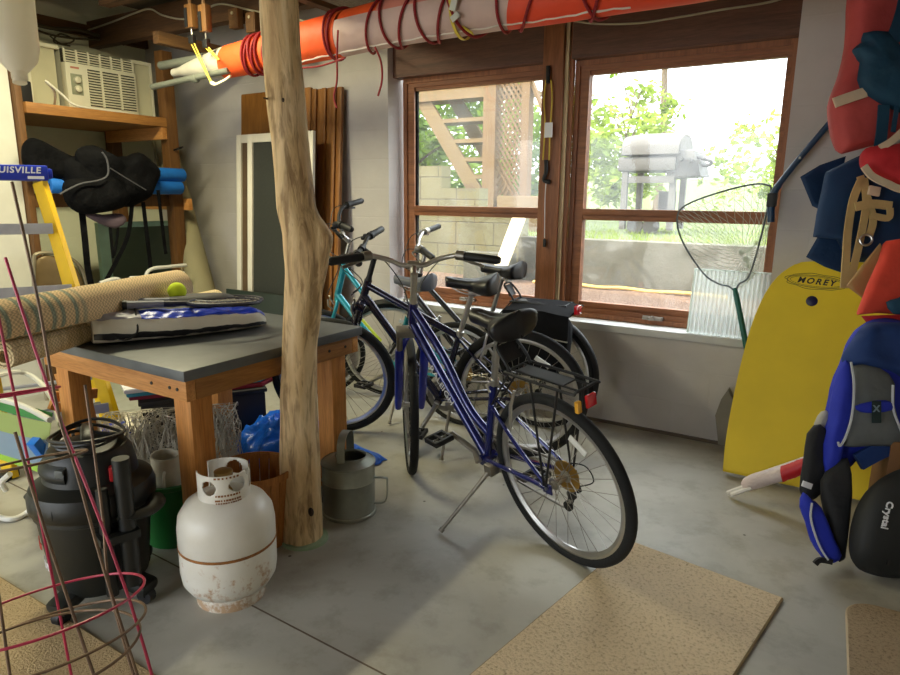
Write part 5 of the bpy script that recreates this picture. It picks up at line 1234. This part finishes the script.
MB().tube(sm(P, 6), [.014]*12+[.017]*13, 12).build('shaft', M('dark_blue_pole', (28, 58, 88), .45), bh); MB().box(P[-2]+V((.0, 0, 0)), (.045, .04, .07), bev=.008).build('end_grip', BLKP, bh)
MB().rod((P[1].x, 3.645, P[1].z), (P[1].x, 3.715, P[1].z), .006).build('wall_hook', STEEL, bh)

# ribbed clear plastic sheet standing on the ledge
cs = thing('ribbed_plastic_sheet', 'clear ribbed plastic panel standing on the window ledge behind the landing net', 'panel', (0, 0, 0))
CLP = clear_plastic('clear_ribbed_plastic', (238, 242, 240), .5, .3)
X0, X1 = at(689, 300, Y=3.70).x, at(768, 300, Y=3.70).x; Z0, Z1 = .613, at(690, 270, Y=3.72).z
MB().surf(lambda u, v: (X0+(X1-X0)*u, 3.735+.008*math.sin(u*PI*34)+.06*v, Z0+(Z1-Z0)*v), 136, 4, th=.003).build('ribbed_panel', CLP, cs)
q = MB(); q.tube([(X0, 3.735, Z0+.002), (X0, 3.795, Z1), (X1, 3.795, Z1), (X1, 3.735, Z0+.002)], .007, 8); q.build('rim', clear_plastic('clear_rim', (226, 232, 226), .7, .2), cs)

# ------------------------------------------------------------ life jackets, pack and bag along the right-hand wall
def cloth(name, c, **k): return M(name, c, .75, var=.12, vs=5, bp=.6, bs=9, bd=.02, **k)
MAUVE = cloth('faded_red_nylon', (190, 78, 76)); REDN = cloth('red_nylon', (206, 44, 52)); ORNG = cloth('orange_red_nylon', (228, 74, 54)); TEALN = cloth('dark_teal_webbing', (20, 66, 92)); NAVN = cloth('navy_nylon', (24, 58, 96))
TANW = cloth('tan_webbing', (206, 180, 122)); ROYAL = cloth('royal_blue_nylon', (26, 44, 170)); GREYN = cloth('grey_pack_nylon', (96, 100, 100)); BLKN = cloth('black_pack_nylon', (26, 27, 30)); CREAMB = cloth('cream_binding', (226, 206, 176))
VN = -_f                                                     # towards the room
def pp(lst, zc): return [ptz(x, y, zc) for x, y in lst]
def strap(parent, lst, zc, w, mat, nm='strap', t=.004):
    q = MB(); P = pp(lst, zc); q.tube(sm(P, 5), (w/2*1.3, t), 4, flat=(_r if abs((P[-1]-P[0]).dot(_u)) > abs((P[-1]-P[0]).dot(_r)) else _u)); q.build(nm, mat, parent)
def wall_hook(parent, p):
    MB().tube(sm([(XR-.004, p.y, p.z+.10), (p.x+.10, p.y, p.z+.06), (p.x+.03, p.y, p.z+.0), (p.x, p.y, p.z+.03)], 5), .007, 8).build('wall_hook', STEEL, parent)
JN = VN
j1 = thing('life_jacket', 'faded red life jacket at the top with a dark teal buckle strap', 'life jacket', (0, 0, 0), group='life jackets hanging on the right wall')
o1 = [(858, -60), (852, 0), (849, 40), (843, 70), (834, 90), (832, 100), (831, 112), (834, 138), (839, 153), (846, 153), (868, 147), (888, 142), (905, 136), (935, 130), (950, 60), (945, -60), (900, -90)]
q = MB(); pillow(q, pp(o1, 2.72), VN, .06, .07, .018, 13, 2, sub=2, puff=.3); q.build('foam_panel', MAUVE, j1, smooth=60)
strap(j1, [(834, 103), (848, 98), (866, 92)], 2.655, .045, CREAMB, 'pale_strap'); strap(j1, [(912, -40), (903, 10), (893, 40)], 2.63, .06, TEALN)
q = MB(); pillow(q, pp([(852, 50), (862, 42), (863, 33), (885, 32), (900, 50), (915, 60), (915, 112), (893, 110), (866, 95), (857, 80), (860, 62)], 2.66), VN, .05, .03, .012, 12, 5, sub=2); q.build('buckle_pouch', TEALN, j1, smooth=60)
strap(j1, [(884, 105), (882, 130), (878, 158)], 2.635, .05, TEALN); strap(j1, [(898, 100), (893, 132)], 2.64, .02, TEALN)
wall_hook(j1, ptz(900, -70, 2.72))
j2 = thing('life_jacket', 'red life jacket with cream bound edge below the faded red one', 'life jacket', (0, 0, 0), group='life jackets hanging on the right wall')
q = MB(); pillow(q, pp([(866, 148), (885, 146), (905, 142), (950, 132), (955, 190), (905, 188), (884, 180), (868, 172), (862, 162)], 2.62), VN, .045, .06, .014, 13, 3, puff=.35); q.build('foam_panel', REDN, j2, smooth=60)
strap(j2, [(864, 166), (872, 176), (888, 184), (905, 190), (950, 194)], 2.56, .03, CREAMB, 'bound_edge', .006); strap(j2, [(908, 126), (893, 140), (880, 148)], 2.58, .03, CREAMB)
wall_hook(j2, ptz(940, 140, 2.62))
j3 = thing('life_jacket', 'dark navy life jacket with hanging flaps and tan straps beside the wall', 'life jacket', (0, 0, 0), group='life jackets hanging on the right wall')
for nm, o_, zc, t_ in (('side_flap', [(800, 177), (820, 165), (846, 156), (838, 190), (830, 215), (812, 206)], 2.95, .012), ('foam_panel', [(826, 172), (850, 160), (872, 150), (905, 160), (950, 160), (950, 240), (905, 250), (868, 262), (850, 262), (838, 240), (813, 237), (816, 215)], 2.84, .05), ('lower_flap', [(818, 236), (840, 238), (853, 245), (848, 275), (825, 267), (806, 257)], 2.90, .012)):
    q = MB(); pillow(q, pp(o_, zc), VN, t_, t_, .012, 9, 1, sub=1, puff=.35); q.build(nm, NAVN, j3, smooth=60)
for l_, w in (([(862, 178), (853, 200), (848, 230), (846, 258), (844, 288)], .036), ([(864, 178), (866, 205), (860, 240), (853, 270), (850, 286)], .034), ([(860, 176), (868, 200), (873, 220), (869, 236)], .034)): strap(j3, l_, 2.765, w, TANW, 'tan_strap')
strap(j3, [(855, 207), (872, 204), (892, 206)], 2.755, .04, TANW, 'tan_strap'); strap(j3, [(890, 208), (888, 218), (870, 215)], 2.75, .03, TANW, 'tan_strap')
MB(frame_m(ptz(874, 191, 2.755), _r, _u)).box((0, 0, 0), (.05, .04, .014), (0, 0, -.2), .005).build('buckle', CREAMB, j3)
MB().torus(ptz(866, 240, 2.75), .022, .005, _f+_r*.4, 24, 8).build('strap_ring', SILVER, j3)
wall_hook(j3, ptz(940, 165, 2.84))
j4 = thing('life_jacket', 'bright orange-red life jacket panel hanging lowest, with tan triangular side', 'life jacket', (0, 0, 0), group='life jackets hanging on the right wall')
q = MB(); pillow(q, pp([(886, 241), (905, 238), (950, 230), (955, 318), (905, 315), (876, 313), (857, 315), (868, 285), (880, 258)], 2.60), VN, .03, .04, .012, 12, 6, sub=1, puff=.35); q.build('foam_panel', ORNG, j4, smooth=60)
q = MB(); pillow(q, pp([(880, 243), (884, 250), (868, 290), (862, 298), (846, 286), (858, 270)], 2.68), VN, .012, .012, .004, 8, 2, sub=1); q.build('tan_side', cloth('tan_canvas', (176, 142, 92)), j4, smooth=60)
q = MB(); pillow(q, pp([(861, 316), (905, 314), (950, 318), (950, 326), (905, 323), (866, 322)], 2.64), VN, .03, .03, .004, 8, 2, sub=1); q.build('under_panel', REDN, j4, smooth=60)
q = MB(); pillow(q, pp([(886, 302), (898, 298), (915, 290), (915, 312), (893, 314)], 2.545), VN, .02, .01, .006, 12, 2, sub=2); q.build('buckle', TEALN, j4, smooth=60)
wall_hook(j4, ptz(940, 236, 2.60))

bp_ = thing('backpack', 'royal blue and grey backpack hanging low beside the yellow bodyboard', 'backpack', (0, 0, 0))
q = MB(); pillow(q, pp([(866, 322), (885, 318), (910, 322), (955, 330), (960, 440), (905, 446), (870, 452), (850, 462), (838, 470), (826, 460), (828, 420), (836, 390), (846, 350), (856, 332)], 2.58), VN, .11, .10, .03, 9, 8, sub=3); q.build('pack_body', ROYAL, bp_, smooth=60)
q = MB(); pillow(q, pp([(862, 326), (885, 322), (955, 330), (958, 372), (905, 378), (884, 372), (853, 366), (842, 362), (848, 346)], 2.50), VN, .06, .04, .03, 10, 3, sub=3); q.build('top_lid', cloth('dark_blue_nylon', (18, 52, 110)), bp_, smooth=60)
q = MB(); pillow(q, pp([(852, 366), (880, 368), (894, 382), (893, 404), (900, 430), (905, 445), (870, 446), (843, 446), (850, 425), (853, 400)], 2.46), VN, .03, .04, .006, 8, 5, sub=2); q.build('front_panel', GREYN, bp_, smooth=60)
q = MB(); pillow(q, pp([(855, 406), (868, 402), (885, 400), (893, 404), (892, 410), (876, 413), (860, 412)], 2.425), VN, .012, .01, .002, 8, 5, sub=2); q.build('mesh_pocket', ROYAL, bp_, smooth=60)
strap(bp_, [(851, 362), (854, 385), (852, 415), (846, 436), (840, 446), (838, 442)], 2.42, .007, M('white_piping', (196, 200, 206), .4), 'piping', .004); strap(bp_, [(893, 385), (893, 408), (900, 428), (905, 440)], 2.42, .007, M('white_piping', (196, 200, 206)), 'piping', .004)
tg_ = MB(frame_m(ptz(876.5, 412, 2.408), _r, _u)).box((0, 0, 0), (.034, .082, .005), bev=.002).build('zip_tag', M('dark_green_tag', (12, 38, 40), .5), bp_)
text_mb('X', .034, frame_m(ptz(876.5, 409, 2.403), _r, _u), .001, .001).build('lettering', M('pale_tag_print', (120, 140, 150), .5), tg_)
q = MB(); pillow(q, pp([(838, 385), (846, 360), (852, 372), (850, 410), (842, 440), (836, 470), (826, 478), (824, 445), (832, 420)], 2.47), VN, .03, .05, .012, 9, 7, sub=2); q.build('side_strap_panel', ROYAL, bp_, smooth=60)
q = MB(); pillow(q, pp([(808, 432), (820, 424), (832, 440), (830, 470), (822, 492), (808, 502), (800, 492), (804, 462)], 2.50), VN, .025, .03, .008, 9, 4, sub=2); q.build('hip_belt', BLKN, bp_, smooth=60)
q = MB(); pillow(q, pp([(814, 430), (818, 416), (826, 410), (830, 424), (822, 436)], 2.53), VN, .02, .02, .004, 9, 4, sub=2); q.build('grey_padding', cloth('grey_foam_padding', (176, 172, 158)), bp_, smooth=60)
q = MB(); pillow(q, pp([(822, 480), (836, 465), (848, 458), (850, 490), (846, 530), (844, 560), (834, 556), (826, 520)], 2.44), VN, .03, .04, .01, 9, 4, sub=2); q.build('back_mesh', BLKN, bp_, smooth=60)
q = MB(); pillow(q, pp([(803, 492), (812, 500), (820, 506), (834, 540), (841, 556), (834, 563), (824, 560), (812, 542), (806, 522), (800, 506)], 2.42), VN, .03, .03, .006, 9, 4, sub=2); q.build('lower_pocket', ROYAL, bp_, smooth=60)
strap(bp_, [(812, 503), (811, 520), (819, 545), (828, 560)], 2.385, .006, M('white_piping', (196, 200, 206)), 'piping', .004)
MB(frame_m(ptz(807, 485, 2.45), _r, _u)).box((0, 0, 0), (.038, .022, .008), (0, 0, -.35), .002).build('white_tag', WHITEL, bp_)
strap(bp_, [(815, 564), (820, 560), (832, 562)], 2.39, .02, BLKP, 'strap_buckle', .008); strap(bp_, [(858, 462), (880, 450), (905, 440), (950, 425)], 2.47, .07, cloth('dark_blue_nylon', (18, 52, 110)), 'shoulder_strap', .014)
wall_hook(bp_, ptz(945, 335, 2.58))
cb_ = thing('cardboard_box', 'brown cardboard box on the floor between the backpack and the black bag', 'box', (.365, 3.02, 0), (0, 0, R(6)))
MB().bb((-.18, -.16, 0), (.18, .16, .46), .004).build('carton', M('brown_cardboard', (120, 82, 46), .85, var=.06), cb_)
q = MB(); q.box((-.10, 0, .475), (.16, .30, .004), (0, .25, 0)).box((.11, 0, .47), (.13, .30, .004), (0, -.1, 0)); q.build('flaps', M('brown_cardboard', (120, 82, 46)), cb_)
bb_ = thing('black_bag', 'black padded bag with white lettering standing at the right edge of the floor', 'bag', (0, 0, 0))
q = MB(); pillow(q, pp([(846, 566), (848, 545), (856, 522), (870, 503), (890, 490), (930, 478), (975, 480), (978, 588), (930, 594), (890, 596), (862, 590), (850, 580)], 2.37), VN+_u*.2, .075, .05, .010, 5, 3, sub=3)
zmin = min(v_.co.z for v_ in q.bm.verts)
for v_ in q.bm.verts: v_.co.z -= zmin-.004
q.build('bag_body', M('black_bag_fabric', (24, 26, 26), .65, var=.15, vs=6, bp=.3, bs=40), bb_, smooth=60)
text_mb('Crystal', .034, frame_m(ptz(884, 534, 2.283)+V((0, 0, -zmin+.004)), (-_u*.97-_r*.22), (_r*.97-_u*.22)), .0015, .0008).build('lettering', WHITEL, bb_)
strap(bb_, [(905, 505), (895, 535), (888, 565)], 2.29, .012, BLKV, 'seam_strap', .003)
# ------------------------------------------------------------ wrapped kayak-sail bundle hung under the ceiling
BY = 2.98
ORC = M('orange_sailcloth', (244, 92, 34), .6, var=.08, vs=4, bp=.5, bs=5, bd=.03); WHC = M('white_pink_sailcloth', (206, 176, 168), .6, var=.08, vs=4, bp=.5, bs=5, bd=.03); PKC = M('pink_sailcloth', (206, 128, 112), .6, var=.1, vs=4, bp=.5, bs=5, bd=.03)
RDC = M('red_orange_sailcloth', (232, 74, 40), .6, var=.08, vs=4, bp=.5, bs=5, bd=.03); GWC = M('grey_white_sailcloth', (190, 186, 172), .6, var=.08, vs=4, bp=.5, bs=7, bd=.03)
bun = thing('sail_bundle', 'long rolled bundle of orange and white sailcloth hung along the ceiling', 'sail', (0, 0, 0))
def br(X):
    t = (X+4.08)/.5
    return (.082+.023*max(0, min(1, X+3.6)))*min(1, max(.12, t)**.6)+.02*max(0, min(1, (X+2.0)/2.0))
def bz(X): return 2.055+.105+(X+4.2)*.036+.014*math.sin(X*2.1)
def bp3(X, a, g=0):
    r_ = br(X)*(1+.05*nz(X*2, math.cos(a)*1.5, math.sin(a)*1.5))+g
    return (X, BY-r_*1.0*math.cos(a), bz(X)+r_*1.12*math.sin(a))
def panel(nm, x0, x1, a0, a1, mat, slant=0, slant1=None, g=0):
    s1 = slant if slant1 is None else slant1; L = abs(x1-x0)
    q = MB(); q.surf(lambda u, v: bp3(x0+slant*v+(x1+s1*v-x0-slant*v)*u, R(a0+(a1-a0)*v), g), max(6, int(L*26)), 28, th=.006); q.build(nm, mat, bun, smooth=70)
panel('grey_white_panel', -4.08, -3.50, -180, 180, GWC, 0, .10)
panel('orange_panel', -3.58, -2.60, -180, 180, ORC, .10, .10, .002)
panel('white_panel', -2.60, -1.52, -180, 22, WHC, .06, .16, .001)
panel('orange_top_panel', -2.52, -2.26, 22, 180, ORC, .02, .02, .002)
panel('pink_panel', -2.26, -1.02, 20, 180, PKC, .02, .12, .002)
panel('red_orange_panel', -1.60, .40, -180, -8, RDC, .12, .0, .003)
panel('pale_panel', -1.55, -1.02, -10, 22, WHC, .0, .05, .001)
panel('red_orange_panel', -1.04, .40, -10, 180, RDC, .1, 0, .003)
q = MB(); q.tube([bp3(-3.0+.035*k_, R(-66+7*nz(k_*.4)), .004) for k_ in range(60)], [.004+.004*abs(nz(k_*.7, 3)) for k_ in range(60)], 6); q.build('frayed_hem', M('frayed_white_hem', (226, 216, 206), .8), bun)
GPL = M('grey_aluminium_tube', (130, 134, 122), .5, .3, var=.1)
for dy, dz, r_, lb in ((.02, .065, .028, 'upper grey tube sticking out of the left end of the sail bundle'), (-.06, -.085, .020, 'lower grey tube sticking out of the left end of the sail bundle')):
    x0 = -4.24; q = MB(); q.tube([(x0, BY+dy, bz(-4.2)+dz), (-3.45, BY+dy, bz(-3.45)+dz*.8)], r_, 14).lathe([(r_, -.02), (r_+.007, -.015), (r_+.007, .015), (r_, .02)], 16, Matrix.Translation((-3.78, BY+dy, bz(-3.78)+dz*.9)) @ Matrix.Rotation(PI/2, 4, 'Y'))
    tag(q.build('mast_tube', GPL), lb, 'tube', 'mast tubes in the bundle')
ROPE = M('dark_red_rope', (140, 26, 32), .7, var=.15, vs=60)
rp = thing('red_rope', 'dark red rope wound around the sail bundle with hanging ends', 'rope', (0, 0, 0))
def loop(X, s, a0=-180, a1=180, g=.012):
    q = MB(); q.tube([bp3(X+s*((a-a0)/(a1-a0)-.5), R(a), g) for a in [a0+(a1-a0)*i/36 for i in range(37)]], .0075, 8); q.build('rope_turn', ROPE, rp)
for X, s in ((-3.29, .05), (-3.26, .16), (-3.23, -.06), (-3.20, .14), (-3.17, .02), (-3.10, .18), (-3.07, .03), (-3.03, .14)): loop(X, s)
for X, s in ((-2.58, .16), (-2.61, .04), (-2.30, .28), (-2.22, -.10), (-2.08, .34), (-2.0, -.10), (-1.84, .36), (-1.80, -.30), (-1.54, .05), (-1.34, .5), (-1.14, -.2), (-1.02, .4)): loop(X, s)
for l_ in ([(338, 30), (337, 55), (337, 80), (334, 97), (337, 108)], [(375, 47), (381, 62), (382, 80), (378, 96)], [(300, 68), (320, 66), (345, 58)]):
    q = MB(); q.tube(sm(px(l_, Y=BY-.125), 6), .0055, 8); q.build('rope_end', ROPE, rp)
YST = M('yellow_strap', (214, 188, 66), .6)
for i, (bx_, by_, lowx, lowy, lb) in enumerate(((192, 36, 211, 82, 'yellow doubled strap hooked to the left hanging block, holding the sail bundle end'), (206, 40, 219, 60, 'yellow doubled strap hooked to the right hanging block above the bundle'))):
    s_ = thing('tie_strap', lb, 'strap', (0, 0, 0), group='yellow straps holding the bundle'); yy = 2.85
    p = at(bx_, by_, Y=yy); e = at(lowx, lowy, Y=yy)
    MB().box(p+V((0, 0, -.02)), (.045, .03, .05), bev=.006).build('black_hook', BLKP, s_); MB().tube([p+V((0, 0, .0)), p+V((0, 0, .045))], .006, 6).build('clip', SILVER, s_)
    for o_ in (-.014, .014): MB().tube([p+V((o_, 0, -.04)), e+V((o_*.3, .0, 0))], .0045, 6).build('cord', YST, s_)
    if i == 0: q = MB(); q.tube(sm([e, e+V((.04, -.0, -.015)), e+V((.12, .0, .0)), e+V((.18, .0, .02))], 5), (.012, .006), 6); q.build('knot', M('white_cord_knot', (222, 214, 186), .7), s_)
    hb_ = thing('hanging_block', 'brown wooden hanging block above the %s yellow strap' % ('left' if i == 0 else 'right'), 'wood block', (0, 0, 0), group='blocks under the joists')
    MB().bb((p.x-.035, yy-.02, p.z+.045), (p.x+.035, yy+.025, 2.50 if i == 0 else p.z+.20), .004).build('block', BROWNZ, hb_)
    MB().bb((p.x-.03, yy-.026, p.z+.05), (p.x-.005, yy-.021, p.z+.16)).build('black_plate', BLKP, hb_)
    MB().tube([(p.x, yy, 2.50 if i == 0 else p.z+.2), (p.x, yy, 2.70)], .012, 8).build('hanger_rod', JOISTY, hb_)
s_ = thing('tie_strap', 'yellow strap with pale buckle around the middle of the sail bundle', 'strap', (0, 0, 0), group='yellow straps holding the bundle')
q = MB(); q.tube([bp3(-1.79, R(a), .016) for a in range(-150, 181, 10)], (.012, .003), 4, flat=(1, 0, 0)); q.build('webbing', YST, s_)
MB(frame_m(bp3(-1.76, R(-10), .026), (1, 0, 0), (0, -.2, 1))).box((0, .02, 0), (.035, .07, .01), (0, 0, -.4), .004).box((.0, -.04, 0), (.05, .03, .01), (0, 0, .5), .004).build('buckle', M('pale_buckle', (206, 206, 196), .4), s_)
MB().tube([bp3(-1.79, R(90), .016), (-1.79, BY, 2.455)], (.012, .003), 4, flat=(1, 0, 0)).build('hanging_strap', YST, s_)
MB(frame_m(bp3(-1.72, R(-58), .02), (.8, -.1, -.5), (0, -1, .5))).box((0, 0, 0), (.07, .022, .004)).build('strap_tail', YST, s_)
# cables, blocks and boxes under the ceiling
WCB = M('dirty_white_cable', (176, 166, 138), .5)
P = px([(60, 36), (88, 30), (112, 22), (135, 13), (150, 9), (162, 15), (180, 19), (196, 17), (210, 7), (224, 4), (245, 9), (264, 13), (300, 20), (316, 27)], Y=3.20)
q = MB(); q.tube(sm(P, 6), .0065, 8); tag(q.build('white_cable', WCB), 'dirty white cable sagging along the ceiling timbers above the air conditioner', 'cable')
for i, (x, y) in enumerate(((236, 19), (253, 23))):
    b0 = thing('junction_box', 'small square wooden box on the ceiling timber, %s' % ('next to the white cable sag' if i == 0 else 'nearest the log post'), 'box', (0, 0, 0), group='square boxes on the timber')
    p = at(x, y, Y=3.16); MB().box(p, (.085, .05, .12), bev=.004).build('body', BROWNZ, b0); MB().box(p+V((-.0, -.026, .0)), (.07, .004, .10)).build('cover', JOISTY, b0); MB().rod(p+V((0, -.027, .03)), p+V((0, -.034, .03)), .010).build('screw', WCB, b0)
    MB().bb((p.x-.02, p.y+.02, p.z-.02), (p.x+.02, 3.219, p.z+.02)).build('bracket', JOIST, b0)
for l_, rr in (([(28, 22), (50, 28), (80, 30), (105, 38), (124, 44)], .014), ([(28, 26), (48, 34), (70, 38), (100, 40), (122, 40)], .008), ([(50, 36), (62, 44), (74, 40), (60, 34), (54, 42), (70, 46)], .006)):
    q = MB(); q.tube(sm(px(l_, X=-5.30), 6), rr, 8); o = q.build('cable_run', M('dark_wire', (70, 60, 40), .6))
    tag(o, {.014: 'thick dark cable run on the wall above the air conditioner', .008: 'thin dark cable under the thick cable run above the air conditioner', .006: 'tangled loop of thin dark wire above the pleated panel'}[rr], 'cable')
P = px([(574, 21), (600, 24), (640, 23), (680, 17), (720, 10), (770, 2), (800, -8)], Y=WY+.052)
q = MB(); q.tube(sm(P, 6), .0055, 8); tag(q.build('white_cable', WCB), 'thin white cable drooping along the header board above the wide window', 'cable')
# white bottle hanging at the top left
wb = thing('white_bottle', 'white plastic bottle hanging neck down at the top left corner', 'bottle', (0, 0, 0))
a, b_ = ptz(20, 83, 1.75), ptz(8, -30, 1.75); d = (b_-a).normalized(); L = (b_-a).length
q = MB(frame_m(a, d.orthogonal(), d.cross(d.orthogonal())))
q.lathe([(.001, 0), (.017, 0), (.017, .012), (.019, .012), (.019, .028), (.03, .04), (.048, .065), (.055, .10), (.055, L), (.04, L+.03), (.001, L+.04)], 32, cap=False)
q.build('body', clear_plastic('milky_white_plastic', (236, 230, 216), 1.0, .35), wb)
MB().tube([b_+d*.03, V((b_.x, b_.y, 2.455))], .003, 6).build('hanging_cord', WCB, wb)
# bungee cord on the window post
bg_ = thing('bungee_cord', 'yellow bungee cord with black hooks hanging on the window post', 'bungee cord', (0, 0, 0)); YC = WY+.025
q = MB()
for l_ in ([(546, 80), (544, 100), (545, 125), (543, 160)], [(551, 80), (552, 100), (550, 130), (549, 160)]): q.tube(sm(px(l_, Y=YC), 5), .0048, 8)
q.build('cord', YST, bg_)
for l_ in ([(548, 83), (548, 66)], [(546, 160), (546, 172), (544, 180), (550, 182)]): MB().tube(sm(px(l_, Y=YC), 5), .013, 8).build('hook', BLKP, bg_)
p = at(548.5, 130, Y=YC-.012); MB().box(p, (.05, .004, .085)).build('paper_tag', WHITEL, bg_)
pc_ = thing('pull_cord', 'thin white cord with dark toggle hanging below the yellow bungee', 'cord', (0, 0, 0))
MB().tube(sm(px([(546, 182), (545, 200), (544.5, 238)], Y=YC+.004), 4), .003, 6).build('cord', WHITEL, pc_); p = at(544.5, 243, Y=YC+.004); MB().box(p, (.018, .014, .05), bev=.004).build('toggle', BLKP, pc_)
